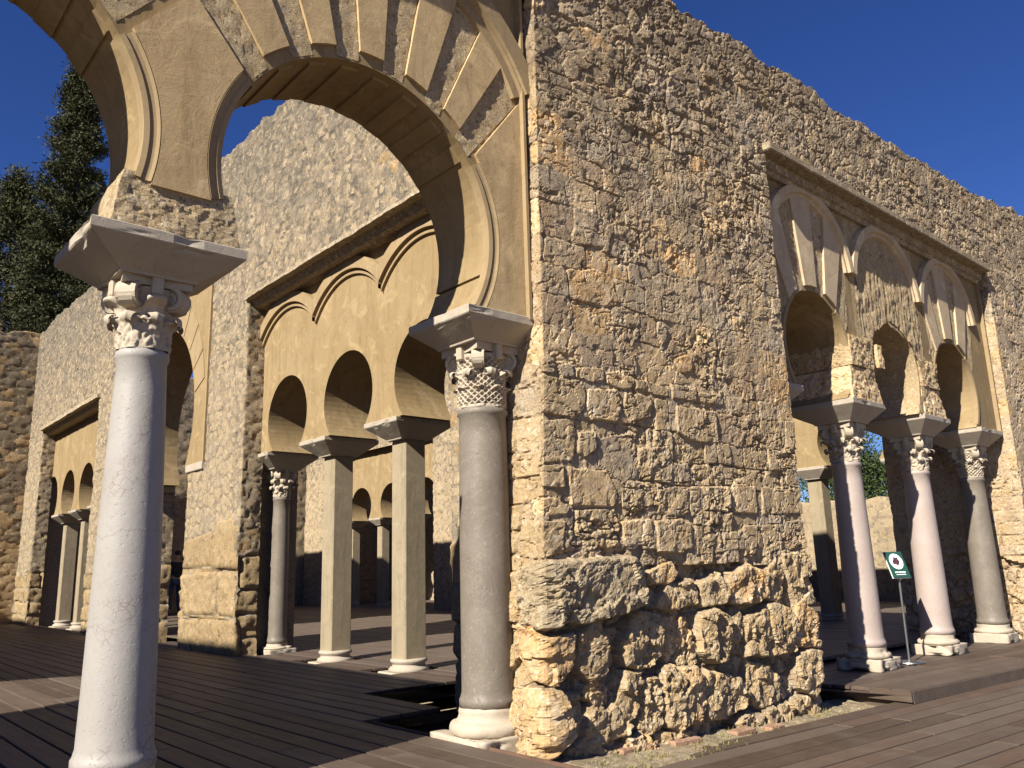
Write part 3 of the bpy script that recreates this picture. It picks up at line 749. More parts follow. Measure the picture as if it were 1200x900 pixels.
def capital(parent, cx, cy, z0, z1, rb, hw, mat, style='acanthus', seed=0):
    """bell with two rows of leaves, corner scrolls and a slab; rb = neck radius, hw = half width at the slab"""
    h = z1-z0; n, m = (260, 110) if style == 'drilled' else (128, 60)
    T, Aa = np.meshgrid(np.linspace(0, 1, m), np.linspace(0, 2*np.pi, n, endpoint=False), indexing='ij')
    rt = hw*.86
    r = rb+(rt-rb)*(.18*T+.82*np.maximum(0, T-.35)**1.6/.65**1.6)
    def leaves(k, off, t1, out, wd):
        ph = (Aa*k/(2*np.pi)+off) % 1-.5
        env = np.clip(1-(T/t1)**3, 0, 1)*(T < t1); half_ = wd*(.55+.45*np.sin(np.clip(T/t1, 0, 1)*np.pi*.9))
        mask = np.clip((half_-np.abs(ph))/.07, 0, 1)*(T < t1)
        scal = .75+.25*np.cos(T/t1*18+np.abs(ph)*14)
        curl = np.exp(-((T-t1*.92)/(.10*t1))**2)
        return mask*(.35*out*scal+out*curl*np.clip(1-np.abs(ph)/half_, 0, 1)**.5), np.exp(-(ph/.035)**2)*mask
    if style == 'worn':
        l1, v1 = leaves(8, .5, .52, .040, .50); l2, v2 = leaves(4, .5, .86, .055, .30)
        r = r+np.maximum(l1*.9, l2*(T > .3)); r = r-.004*v1*(T < .4)
    else:
        l1, v1 = leaves(8, .5, .40, .042, .46); l2, v2 = leaves(8, 0, .70, .046, .40)
        r = r+np.maximum(l1, l2*(T > .12)); r = r-.006*v1*(T < .36)
    if style == 'drilled':                                # deep drilled lace
        r = rb+(rt-rb)*(.18*T+.82*np.maximum(0, T-.35)**1.6/.65**1.6)+.8*np.maximum(l1, l2*(T > .12))
        gu = np.round(2*np.pi*rb/.023)*Aa/(2*np.pi); gv = T*h/.024
        pat = np.maximum(np.cos(np.pi*(gu+gv)), np.cos(np.pi*(gu-gv)))
        hole = np.clip((.62-pat)/.16, 0, 1)*(T > .05)*(T < .93)
        r = r-.022*hole
    else:
        hole = np.clip((fbm(Aa*4.2, T*9, 500+seed, 2)-(.26 if style == 'worn' else .16))/.08, 0, 1)*(T > .08)*(T < .72)
        r = r-.018*hole+.004*fbm(Aa*7, T*14, 510+seed, 3)
    V = np.stack([cx+r*np.cos(Aa), cy+r*np.sin(Aa), z0+T*h*.84], -1).reshape(-1, 3)
    F = [[i*n+j, i*n+(j+1) % n, (i+1)*n+(j+1) % n, (i+1)*n+j] for i in range(m-1) for j in range(n)]
    cp = obj('capital', V, F, mat, parent, True)
    # curled leaf tips
    for row, (k, off, t1, out) in enumerate(((8, 0.0, .52, .066),) if style == 'worn' else ((8, .5, .68, .07),) if style == 'drilled' else ((8, 0.0, .40, .062), (8, .5, .68, .078))):
        for i in range(k):
            a = 2*math.pi*(i+off)/k; rr = rb+(rt-rb)*(.07 if row == 0 else .26)+out*.72
            c0 = Vector((cx+rr*math.cos(a), cy+rr*math.sin(a), z0+t1*h*.84*.93)); tg = Vector((math.cos(a), math.sin(a), 0)); sd_ = Vector((-math.sin(a), math.cos(a), 0))
            V = []; F = []; q = 9
            for s_ in range(7):                            # half roll drooping outwards
                b = -.3+s_/6*2.7; rad = .026+.006*row
                for w_ in np.linspace(-1, 1, q):
                    ww = .040*(1-.55*(s_/6))*(1+.18*math.cos(w_*7))
                    V.append(tuple(c0+tg*(rad*math.sin(b)-.012*abs(w_))+Vector((0, 0, 1))*(rad*math.cos(b)-.010*w_*w_)+sd_*w_*ww))
            for s_ in range(6):
                for w_ in range(q-1): F.append([s_*q+w_, s_*q+w_+1, (s_+1)*q+w_+1, (s_+1)*q+w_])
            obj('leaf_tip', V, F, mat, cp, True)
    R = h*(.20 if style == 'worn' else .17)
    for i in range(4):
        a = math.pi/4+i*math.pi/2; tg = (math.cos(a), math.sin(a), 0); ax = (-math.sin(a), math.cos(a), 0)
        mb = MB(); c = (cx+(hw*1.26-R)*math.cos(a), cy+(hw*1.26-R)*math.sin(a), z0+h*.86-R*.75)
        volute(mb, c, ax, tg, R, .105 if style == 'worn' else .085)
        mb.build('scroll', mat, cp)
    ab = MB(); zt0, zt1 = z0+h*.86, z1; pts = []
    for i in range(4):
        a = math.pi/4+i*math.pi/2
        for s_ in np.linspace(0, 1, 9)[:-1]:
            p0 = Vector((math.cos(a), math.sin(a)))*hw*1.36; p1 = Vector((math.cos(a+math.pi/2), math.sin(a+math.pi/2)))*hw*1.36
            p = p0.lerp(p1, s_); p = p*(1-.14*math.sin(math.pi*s_)); pts.append((cx+p.x, cy+p.y))
    N_ = len(pts)
    ab.add([(x, y, zt0) for x, y in pts]+[(x, y, zt1) for x, y in pts], [list(range(N_))[::-1], [N_+i for i in range(N_)]]+[[i, (i+1) % N_, N_+(i+1) % N_, N_+i] for i in range(N_)])
    for i in range(4):
        a = i*math.pi/2; rr = hw*.86; x, y = cx+rr*math.cos(a), cy+rr*math.sin(a)
        ab.add(*boxVF(x-.028, x+.028, y-.028, y+.028, zt0-.05, zt1-.004, .008))
    ab.build('abacus', mat, cp)
def impost(parent, x0, x1, y0, y1, zb, zf, zt, bx, by, mat, cx=None, cy=None):
    cx = (x0+x1)/2 if cx is None else cx; cy = (y0+y1)/2 if cy is None else cy
    b = .006
    V, F = loftVF([(zb, cx-bx, cx+bx, cy-by, cy+by), (zb+.012, cx-bx-.004, cx+bx+.004, cy-by-.004, cy+by+.004), (zf, x0+b, x1-b, y0+b, y1-b), (zf+.008, x0, x1, y0, y1), (zt-b, x0, x1, y0, y1), (zt, x0+b, x1-b, y0+b, y1-b)])
    bm = bmesh.new(); vs = [bm.verts.new(v) for v in V]; [bm.faces.new([vs[i] for i in f]) for f in F]
    bmesh.ops.recalc_face_normals(bm, faces=bm.faces[:]); bmesh.ops.subdivide_edges(bm, edges=bm.edges[:], cuts=9, use_grid_fill=True)
    bm.normal_update(); P = np.array([v.co[:] for v in bm.verts]); Nn = np.array([v.normal[:] for v in bm.verts]); F = [[v.index for v in f.verts] for f in bm.faces]; bm.free()
    edge_ = np.minimum.reduce([np.abs(P[:, 0]-x0), np.abs(P[:, 0]-x1)]) < .03
    edge_ |= np.minimum(np.abs(P[:, 1]-y0), np.abs(P[:, 1]-y1)) < .03
    q = fbm(P[:, 0]*9+P[:, 2]*5, P[:, 1]*9+P[:, 2]*7, 880, 4)
    P = P+Nn*((.004*q+.04*np.minimum(0, q+.24)*edge_)[:, None])
    obj('impost_block', P, F, mat, parent)
def round_base(parent, cx, cy, z0, z1, r, pl, mat, seed=0, worn=1.0):
    """eroded plinth and torus"""
    h = z1-z0
    bm = bmesh.new(); bmesh.ops.create_cube(bm, size=1); bmesh.ops.subdivide_edges(bm, edges=bm.edges[:], cuts=13, use_grid_fill=True)
    V = np.array([v.co[:] for v in bm.verts]); F = [[v.index for v in f.verts] for f in bm.faces]; bm.free()
    rd = np.sort(np.abs(V), axis=1)[:, 1]; nn = V/np.linalg.norm(V, axis=1, keepdims=True)
    P = np.stack([cx+V[:, 0]*2*pl, cy+V[:, 1]*2*pl, z0+(V[:, 2]+.5)*h*.50], -1)
    chip = np.minimum(0, fbm(P[:, 0]*7+P[:, 2]*3, P[:, 1]*7-P[:, 2]*4, 640+seed, 3)+.05)
    P += nn*((.012*fbm(P[:, 0]*14, P[:, 1]*14+P[:, 2]*9, 650+seed, 3)+chip*.16*worn*(rd > .25)-.25*np.maximum(0, rd-.44)*pl)[:, None])*np.array([1, 1, .5])
    obj('plinth', P, F, mat, parent, True)
    pr = [(pl*.90, z0+h*.45)]
    for k in range(8): a = -math.pi/2+k/7*math.pi; pr.append((pl*.80+.035*math.cos(a), z0+h*.60+h*.13*math.sin(a)))
    pr += [(r*1.13, z0+h*.76), (r*1.08, z0+h*.84), (r*1.10, z0+h*.9), (r*1.09, z0+h*.95)]
    pr.append((r*1.03, z1))
    def rf(a, z):
        q = float(fbm(np.array(a*1.6), np.array(z*8+seed), 600+seed, 3)); return 1+.07*q*worn+.30*min(0, q+.12)*worn
    obj('base', *latheVF(pr, 64, cx, cy, True, rf), mat, parent, True)
def shaft(parent, cx, cy, z0, z1, r0, r1, mat, tilt=0):
    pr = [(r0*1.10, z0), (r0*1.10, z0+.045), (r0*1.06, z0+.055), (r0*1.005, z0+.09)]
    for k in range(1, 14): t = k/14; pr.append((r0+(r1-r0)*t+.004*math.sin(math.pi*t), z0+.09+(z1-z0-.16)*t))
    pr += [(r1, z1-.055), (r1*1.07, z1-.045), (r1*1.09, z1-.028), (r1*1.07, z1-.012), (r1*1.0, z1)]
    rf = lambda a, z: 1+.006*float(fbm(np.array(a*1.5), np.array(z*3.), 700, 3))
    obj('shaft', *latheVF(pr, 56, cx, cy, True, rf), mat, parent, True)

GC = 'columns'
c = thing('marble_column', (1.25, 4.2, -.05), 'thick white marble column with brown veined patches and a worn leafy capital', 'column')
round_base(c, 1.25, 4.2, -.08, .215, .158, .26, M['white2'], 1); shaft(c, 1.25, 4.2, .215, 2.14, .163, .116, M['white'])
capital(c, 1.25, 4.2, 2.14, 2.50, .118, .175, M['white2'], 'worn', 1)
impost(c, .882, 1.622, 3.855, 4.52, 2.485, 2.608, ZI, .185, .185, M['imp_marble'], 1.25, 4.2)
c = thing('marble_column', (3.44, 4.2, -.1), 'dark grey marble column with a lace carved white capital against the rough stone pier', 'column')
round_base(c, 3.44, 4.2, -.1, .215, .17, .26, M['white2'], 2); shaft(c, 3.44, 4.2, .205, 2.075, .165, .157, M['grey'])
capital(c, 3.44, 4.2, 2.075, 2.50, .155, .20, M['white2'], 'drilled', 2)
impost(c, 3.065, 3.72, 3.855, 4.52, 2.49, 2.605, ZI, .20, .20, M['imp_marble'], 3.42, 4.2)
c = thing('marble_column', (-.94, 4.2, -.05), 'white marble column carrying the next bay of the large arches', 'column')
round_base(c, -.94, 4.2, -.05, .262, .165, .27, M['white2'], 3); shaft(c, -.94, 4.2, .262, 2.14, .163, .116, M['white'])
capital(c, -.94, 4.2, 2.14, 2.50, .118, .175, M['white2'], 'acanthus', 3)
impost(c, -1.308, -.568, 3.855, 4.52, 2.485, 2.608, ZI, .185, .185, M['imp_marble'], -.94, 4.2)

# ---- triple arch of the facade (right)
FE = Fr('Y', 3.915); TE = .74; ZE = 2.635; ZF = -.06
SX = [6.71, 8.40, 10.10, 11.80]; BE = [7.555, 9.25, 10.95]; RE = .63; CE = 3.045
earc = thing('triple_arch_panel', (9.2, 4.2, ZE), 'recessed triple horseshoe arch panel in the facade with its plaster lost at the middle', 'arch panel')
edge = [6.55, 8.40, 10.10, 12.30]
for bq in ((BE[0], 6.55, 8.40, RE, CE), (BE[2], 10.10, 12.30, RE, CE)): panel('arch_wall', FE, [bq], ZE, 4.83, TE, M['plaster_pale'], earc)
panel('broken_arch_wall', FE, [(BE[1], 8.40, 10.10, RE*.93, CE+.02)], ZE, 4.83, TE, M['rough'], earc, wob=.16)
EA = [(-24, -15), (-7.5, 2), (9, 18.5)]
for bi, x in enumerate(BE):
    out = (x, 3.93, .735)
    prof = [(.725, -.01), (.735, .03), (.775, .03), (.785, .06), (.865, .06), (.875, -.01)]
    obj('arch_ring', *mouldVF(FE, x, 3.93, prof, -82, 82, 46), M['plaster_grey'], earc, fix=True)
    inn = (x, CE, RE+.05)
    if bi != 1:
        for a0, a1 in EA: obj('voussoir', *prismVF(FE, wedge(x, 2.35, a0, a1, inn, out), -.01, .026), M['plaster_grey'], earc, fix=True)
        ed = [-33]+[v for p in EA for v in p]+[31]
        for k in range(0, len(ed)-1, 2):
            rough_wedge('rough_voussoir', FE, x, 2.35, ed[k]+.2, ed[k+1]-.2, (x, CE, RE+.01), out, .003, .010, M['rough'], earc, 8, 22, 60+k+bi)
        obj('arch_lip', *mouldVF(FE, x, CE, [(RE-.004, -.05), (RE-.004, .01), (RE+.03, .016), (RE+.045, .01), (RE+.05, -.01)], 40, 126, 26), M['plaster_trim'], earc, fix=True)
        obj('arch_lip', *mouldVF(FE, x, CE, [(RE-.004, -.05), (RE-.004, .01), (RE+.03, .016), (RE+.045, .01), (RE+.05, -.01)], -126, -40, 26), M['plaster_trim'], earc, fix=True)
    else:                                                  # bare tooled stone where the plaster fell
        xs = np.linspace(8.46, 10.06, 120); zs_ = np.linspace(2.64, 4.62, 150); S, Z = np.meshgrid(xs, zs_, indexing='ij')
        wobr = 1+.12*fbm(S*4, Z*4, 801, 3)
        hole = np.hypot(S-x, Z-CE) < RE*.94*wobr
        belowv = (np.hypot(S-x, Z-3.93) < .73) | (Z < 3.93)
        lim = Z < 4.42+.12*fbm(S*6, Z*0, 805, 3)
        tool = fbm(S*30, Z*3.2, 802, 4)*sstep(3.2, 3.6, Z)
        hh = .010+.014*tool+.02*np.minimum(0, fbm(S*13, Z*7, 803, 3)+.1)+.02*fbm(S*8, Z*8, 804, 4)+.018*(Z < 3.35)
        P = np.stack([S, 3.915-hh, Z], -1).reshape(-1, 3); nz_ = len(zs_)
        g_ = np.arange(P.shape[0]).reshape(S.shape); Q = np.stack([g_[:-1, :-1], g_[1:, :-1], g_[1:, 1:], g_[:-1, 1:]], -1).reshape(-1, 4)
        ok = ((~hole) & belowv & lim)[:-1, :-1].ravel()
        obj('bare_stone_face', P, Q[ok], M['rough'], earc, True)
for (xa, hh, wd, tp) in ((8.40, .36, .66, .22), (10.10, .34, .62, .24)):      # springer blocks left standing
    blob_block('springer_stone', xa-wd/2, xa+wd/2, 3.865, 4.60, ZE-.003, ZE+hh, M['ochre'], earc, .022, tp, int(xa*3), 24)
    blob_block('springer_stone', xa-wd*.37, xa+wd*.37, 3.875, 4.58, ZE+hh+.004, ZE+hh+.34, M['wb_low'], earc, .022, .0, int(xa*5), 24)
blob_block('springer_pebble', 8.735, 8.85, 3.86, 4.0, 3.04, 3.30, M['ochre'], earc, .02, .1, 31, 10)
obj('alfiz_bead', *boxVF(12.155, 12.185, 3.915-.05, 3.94, ZE-.02, 4.80), M['plaster_trim'], earc)
cor = MB(); V, F = boxVF(6.60, 12.16, 3.68, 4.1, 4.845, 4.93, .012); cor.add(V, F)
cor.build('cornice', M['cornice'], earc)
obj('cornice_step', *loftVF([(4.72, 6.62, 12.2, 3.87, 4.1), (4.76, 6.62, 12.2, 3.85, 4.1), (4.77, 6.62, 12.2, 3.82, 4.1), (4.844, 6.62, 12.2, 3.81, 4.1)]), M['cornice'], earc, fix=True)
for i, (x, mt, nm, st) in enumerate(((6.71, 'pink', 'rose marble column half hidden behind the facade pier, first in the triple arch', 'acanthus'), (8.40, 'pink', 'rose marble column of the facade triple arch, half shaded by the pier', 'acanthus'), (10.10, 'pink', 'rose marble column standing just right of the green sign', 'acanthus'), (11.80, 'grey', 'dark grey marble column against the far jamb of the facade triple arch', 'drilled'))):
    c = thing('marble_column', (x, 4.2, ZF), nm, 'column', 'columns of the facade triple arch')
    round_base(c, x, 4.2, ZF, .17, .165, .23, M['white2'], 10+i); shaft(c, x, 4.2, .16, 2.02, .168, .142, M[mt])
    capital(c, x, 4.2, 2.02, 2.43, .142, .185, M['white2'], st, 10+i)
    impost(c, max(x-.36, 6.56), min(x+.36, 12.2), 3.86, 4.66, 2.425, 2.575, ZE, .20, .20, M['imp_marble'], x, 4.2)

# ================================================================== wall C (right flank of the hall)
XC = 4.56
hall = thing('masonry_wall', (5.0, 13.0, 0), 'long sunlit rubble wall of the hall pierced by triple arches and one tall arch', 'wall')
def zoomC(ox, oy, k, polys):
    return [[(lambda h: (h[1], h[2]))(hit(ox+x/k, oy+y/k, 0, XC)) for x, y in p] for p in polys]
CP = zoomC(160, 560, 4.09, [
 [(200,670),(300,672),(300,855),(200,850)], [(304,672),(480,680),(480,868),(304,858)],
 [(225,462),(300,448),(385,446),(385,660),(225,662)], [(390,446),(474,452),(474,676),(390,664)],
 [(400,205),(470,183),(485,200),(485,438),(372,438),(366,330)],
 [(228,300),(360,250),(358,430),(222,440)]])
CPB = [(min(q[0] for q in p)-.1, max(q[0] for q in p)+.1, min(q[1] for q in p)-.1, max(q[1] for q in p)+.1) for p in CP]
def c_cells(S, Z):
    i1, e1 = vor(S, Z, .21, .135, 111, .98, .04); i2, e2 = coursed(S, Z, 0, .30, .5, .45, .9, 112, .06)
    zb = 1.25+.3*fbm(S*.8, Z*.2, 113, 2)
    idx = np.where(Z < zb, 10_000_000+i2, 30_000_000+i1); e = np.where(Z < zb, e2, e1)
    rh = _h(idx % 99991, idx // 99991, 5)-.5
    cover = sstep(-.05, .25, fbm(S*1.6, Z*1.6, 161, 3))
    H = np.where(Z < zb, .05*rh, .014*rh); W = np.where(Z < zb, .05, .022); D = np.where(Z < zb, .05, .014*(1-.6*cover))
    for k, p in enumerate(CP):
        x0, x1, z0, z1 = CPB[k]; mk = (S > x0) & (S < x1) & (Z > z0) & (Z < z1)
        if not mk.any(): continue
        d = poly_e(S[mk]+.03*fbm(S[mk]*6, Z[mk]*6, 170+k, 3), Z[mk], p); ins = d > 0; sel = tuple(a[ins] for a in np.where(mk))
        idx[sel] = k+1; e[sel] = d[ins]; H[sel] = [.03, .035, .05, .03, .06, .02][k]; W[sel] = .07; D[sel] = .05
    return idx, e, H, W, D
def c_h(S, Z):
    idx, e, H, W, D = c_cells(S, Z); a = np.clip(e/W, 0, 1); prof = 1-(1-a)**2.2
    lz = sstep(1.7, 1.0, Z)
    return H-D*(1-prof)+(.014+.016*lz)*fbm(S*6, Z*6, 151, 5, .6)+.04*np.minimum(0, fbm(S*9, Z*9, 152, 3)+.16)
c_field = lambda S, Z: (c_h(S, Z), lambda s, z: (lambda r: np.where(r[1] < np.maximum(r[3]*.2, .007+.017*(vn(s*5, z*5, 199)+.5)), -1, r[0]))(c_cells(s, z)))
CT = 7.55
def cbase(yl=None, yr=None):
    """plane x=XC, wrapping back (+X) below yl and above yr"""
    def f(S, Z):
        lo = -99 if yl is None else yl; hi = 99 if yr is None else yr
        Yp = np.clip(S, lo, hi); X = XC+np.maximum(0, lo-S)+np.maximum(0, S-hi)
        zt = CT+.14*fbm(Yp*1.1, Yp*0, 171, 3)+.06*fbm(Yp*6, Yp*0, 172, 3); over = np.maximum(0, Z-zt); X = X+over
        tl = sstep(lo-.05, lo+.05, S); tr = sstep(hi-.05, hi+.05, S)
        N = np.stack([-(tl*(1-tr)), -(1-tl)+tr, np.where(over > 0, .8, 0.)], -1); N /= np.linalg.norm(N, axis=-1, keepdims=True)
        return np.stack([X, Yp, np.minimum(Z, zt)], -1), N
    return f
C1 = (6.05, 10.72, 4.83); C2a = (12.06, 16.45, 2.70, 5.75); C2o = (12.72, 15.86); C3 = (17.95, 22.75, 4.68); YF = 24.2
w = Wall(hall); g_ = .035
zlow = np.append(np.arange(-.2, 2.70, g_), 2.70); z1 = np.append(np.arange(2.70, C1[2], g_), C1[2])
w.patch(np.arange(4.45, C1[0]+.30, g_), np.append(np.arange(-.2, C1[2], g_), C1[2]), cbase(None, C1[0]), c_field)
w.patch(np.append(np.arange(C1[1]-.3, C2o[0]+.92, g_*.7), C2o[0]+.93), np.append(np.arange(-.2, 2.70, g_*.7), 2.70), cbase(C1[1], C2o[0]), c_field)
w.patch(np.arange(C1[1]-.3, C2a[0]+.02, g_), z1, cbase(C1[1], C2a[0]), c_field)
w.patch(np.arange(C2a[1]-.02, C3[0]+.3, g_), np.append(np.arange(2.70, C3[2], g_), C3[2]), cbase(None, C3[0]), c_field)
w.patch(np.arange(C2o[1]-.92, C3[0]+.3, g_), zlow, cbase(C2o[1], C3[0]), c_field)
w.patch(np.arange(C3[1]-.3, YF+.1, g_), np.append(np.arange(-.2, C3[2], g_), C3[2]), cbase(C3[1], None), c_field)
w.patch(np.arange(4.45, YF+.1, g_), np.arange(C1[2], CT+.5, g_), cbase(), c_field, lambda s, z: ~((s > C2a[0]) & (s < C2a[1]) & (z < C2a[3])))
w.patch(np.arange(16.45, YF+.1, g_), np.append(np.arange(C3[2], C1[2], g_), C1[2]), cbase(), c_field)
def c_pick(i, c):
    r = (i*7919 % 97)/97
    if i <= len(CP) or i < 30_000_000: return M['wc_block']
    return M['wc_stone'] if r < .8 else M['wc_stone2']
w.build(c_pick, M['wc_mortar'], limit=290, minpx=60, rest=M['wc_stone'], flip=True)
mb = MB(); XB = 5.48
for y0, y1, zz0, zz1 in ((4.3, 5.85, -.1, 4.8), (10.9, 12.85, -.1, 2.66), (10.95, 12.08, 2.661, 4.8), (16.02, 17.75, -.1, 4.6), (22.95, YF+.2, -.1, 4.6)):
    mb.add(*boxVF(XC+.26, XB, y0, y1, zz0, zz1))
mb.add(*boxVF(XC+.26, XB, 4.3, 12.08, 4.84, 7.2)); mb.add(*boxVF(XC+.26, XB, 16.44, YF+.2, 4.70, 7.2)); mb.add(*boxVF(XC+.26, XB, 12.081, 16.439, 5.76, 7.2))
mb.build('core', M['wc_mortar'], hall)

def triple(fr_face, sup, zs, zt, u0, u1, r, cz, T, label, mat='plaster_pale', lobes=True, trim=True, name_cat=('triple_arch_panel', 'arch panel'), loc=None):
    fr = Fr('X', fr_face)
    root = thing(name_cat[0], loc or (fr_face+T/2, (u0+u1)/2, zs), label, name_cat[1])
    ed = [u0]+sup[1:-1]+[u1]
    bays = [((sup[k]+sup[k+1])/2, ed[k], ed[k+1], r, cz) for k in range(3)]
    panel('arch_wall', fr, bays, zs, zt, T, M[mat], root)
    if lobes:
        hs = (sup[1]-sup[0])/2; rg = 1.026*hs/.785; cg = zs+.93
        vang = math.degrees(math.asin(min(1, hs/rg)))
        for k in range(3):
            uc = bays[k][0]
            for prof in ([(rg-.062, -.01), (rg-.058, .035), (rg-.030, .037), (rg-.026, .012), (rg-.006, .012), (rg, .075), (rg+.14, .075), (rg+.146, -.01)],):
                m = math.degrees(math.asin(min(1, (hs-.001)/(rg-.07))))
                obj('arch_ring', *mouldVF(fr, uc, cg, prof, -m, m, 60, (uc-hs+.001, uc+hs-.001)), M['plaster_trim'], root, fix=True)
    if trim:
        obj('alfiz_bead', *boxVF(fr_face-.045, fr_face+.02, u1-.10, u1-.06, zs-.02, zt-.01), M['plaster_trim'], root)
    return root
def pillar(x, y, w_, z0, zt, label, grp, imp, base=True):
    c = thing('square_pillar', (x, y, z0), label, 'pillar', grp)
    obj('shaft', *boxVF(x-w_/2, x+w_/2, y-w_/2, y+w_/2, z0+.115, zt, .012), M['pilaster'], c)
    if base:
        rr = w_*.72
        obj('base', *latheVF([(rr*1.06, z0), (rr*1.12, z0+.02), (rr*1.05, z0+.045), (rr*.90, z0+.06), (rr*.88, z0+.085), (rr*1.0, z0+.098), (rr*1.02, z0+.12), (rr*.94, z0+.135)], 36, x, y), M['imp_marble'], c, True)
        obj('foot_slab', *boxVF(x-.24, x+.24, y-.24, y+.24, z0-.05, z0+.004, .01), M['white2'], c)
    if imp:
        impost(c, imp[0], imp[1], y-imp[2], y+imp[2], zt-.002, zt+.150, zt+.205, w_/2+.06, w_/2+.01, M['imp_marble'], x, y)
    return c
SC = [10.76, 9.19, 7.63, 6.06]
triple(4.83, SC[::-1], 2.66, 4.81, 5.78, 11.06, .56, 3.06, .68, 'smooth ochre triple arch panel with lobed mouldings set in the hall wall', lobes=True)
def slab_cornice(x0, x1, y0, y1, z0, z1, label):
    c = thing('cornice_slab', (x0, (y0+y1)/2, z0), label, 'cornice')
    n = int((y1-y0)/.07); V = []; F = []
    for i in range(n+1):
        y = y0+(y1-y0)*i/n; j = .022*float(fbm(np.array(y*5), np.array(0.), 901, 4)); k = .02*float(fbm(np.array(y*7), np.array(3.), 902, 4))
        for (x, z) in ((x0+j, z0+k*.3), (x0+j+.006, z1+k), (x1, z1+.02), (x1, z0), (x0+.10, z0-.002)): V.append((x, y, z))
    for i in range(n):
        for q in range(5): F.append([i*5+q, i*5+(q+1) % 5, (i+1)*5+(q+1) % 5, (i+1)*5+q])
    F += [[0, 1, 2, 3, 4], [n*5+q for q in range(5)][::-1]]
    obj('slab', V, F, M['cornice'], c, fix=True)
    obj('under_moulding', *[q for q in (lambda s: (s[0], s[1]))(loftVF([(z0-.10, x0+.19, x1, y0+.05, y1-.05), (z0-.085, x0+.15, x1, y0+.05, y1-.05), (z0-.003, x0+.10, x1, y0+.05, y1-.05)]))], M['cornice'], c, fix=True)
slab_cornice(4.50, 4.85, 5.95, 10.76, 4.825, 4.87, 'weathered stone cornice ledge above the lobed triple arch panel in the hall wall')
slab_cornice(4.49, 4.85, 17.9, 22.8, 4.67, 4.75, 'broken stone cornice ledge above the far triple arch of the hall wall')
HC = 'supports of the hall wall triple arches'
c = thing('marble_column', (5.17, SC[0], 0), 'slender grey marble column with white leafy capital at the pier of the hall wall', 'column')
round_base(c, 5.17, SC[0], 0, .14, .125, .20, M['white2'], 21); shaft(c, 5.17, SC[0], .135, 2.08, .122, .112, M['grey']); capital(c, 5.17, SC[0], 2.08, 2.47, .112, .165, M['white2'], 'acanthus', 5)
impost(c, 4.79, 5.55, SC[0]-.33, SC[0]+.20, 2.455, 2.605, 2.66, .20, .17, M['imp_marble'], 5.17, SC[0])
pillar(5.17, SC[1], .27, .0, 2.455, 'pale square pillar next to the slender grey column in the hall wall', HC, (4.79, 5.55, .33))
pillar(5.17, SC[2], .27, .0, 2.455, 'pale square pillar between the dark corner column and the other square pillar', HC, (4.79, 5.55, .33))
c = thing('marble_column', (5.17, SC[3], 0), 'slender grey column of the hall triple arch hidden behind the dark corner column', 'column')
round_base(c, 5.17, SC[3], 0, .14, .125, .20, M['white2'], 22); shaft(c, 5.17, SC[3], .135, 2.08, .122, .112, M['grey']); capital(c, 5.17, SC[3], 2.08, 2.47, .112, .165, M['white2'], 'acanthus', 6)
impost(c, 4.79, 5.55, SC[3]-.20, SC[3]+.33, 2.455, 2.61, 2.66, .17, .17, M['imp_marble'], 5.17, SC[3])
# C3
S3 = [23.42, 21.89, 20.36, 18.84]
triple(4.86, S3[::-1], 2.56, 4.66, 17.9, 24.15, .56, 2.98, .60, 'far triple arch panel of the hall wall seen past the white column', lobes=False, trim=False)
for k, y in enumerate(S3):
    pillar(5.17, y, .27, 0, 2.355, ['pale square pillar at the end wall under the far triple arch', 'tall pale square pillar in the middle of the far triple arch', 'pale square pillar of the far triple arch close to the white column', 'pale square pillar of the far triple arch hidden behind the white column'][k], HC, (4.80, 5.52, .33))
# C2 tall arch
F2 = Fr('X', 4.575); t2 = thing('tall_horseshoe_arch', (5.0, 14.27, 2.7), 'tall horseshoe arch of pale plaster with cut joints in the hall wall', 'arch')
panel('arch_wall', F2, [(14.27, C2a[0], C2a[1], 1.62, 3.57)], 2.705, C2a[3]-.005, .90, M['plaster_pale'], t2)
for k in range(15):
    a0 = -90+k*12+.35; a1 = a0+11.3
    if abs((a0+a1)/2) > 68: continue
    P_ = wedge(14.27, 3.1, a0, a1, (14.27, 3.57, 1.66), (14.27, 3.75, 2.02))
    P_ = [(min(max(u, C2a[0]+.05), C2a[1]-.05), min(z, C2a[3]-.05)) for u, z in P_]
    obj('voussoir', *prismVF(F2, P_, -.005, .012), M['plaster_trim'], t2, fix=True)
for y in (C2a[0]+.035, C2a[1]-.035): obj('alfiz_bead', *boxVF(4.54, 4.60, y-.02, y+.02, 2.71, C2a[3]-.01), M['plaster_trim'], t2)
for y0, y1 in ((C2o[0]-.62, C2o[0]+.03), (C2o[1]-.03, C2o[1]+.6)): obj('impost_slab', *boxVF(4.53, 5.47, y0, y1, 2.585, 2.702, .01), M['imp_marble'], t2)

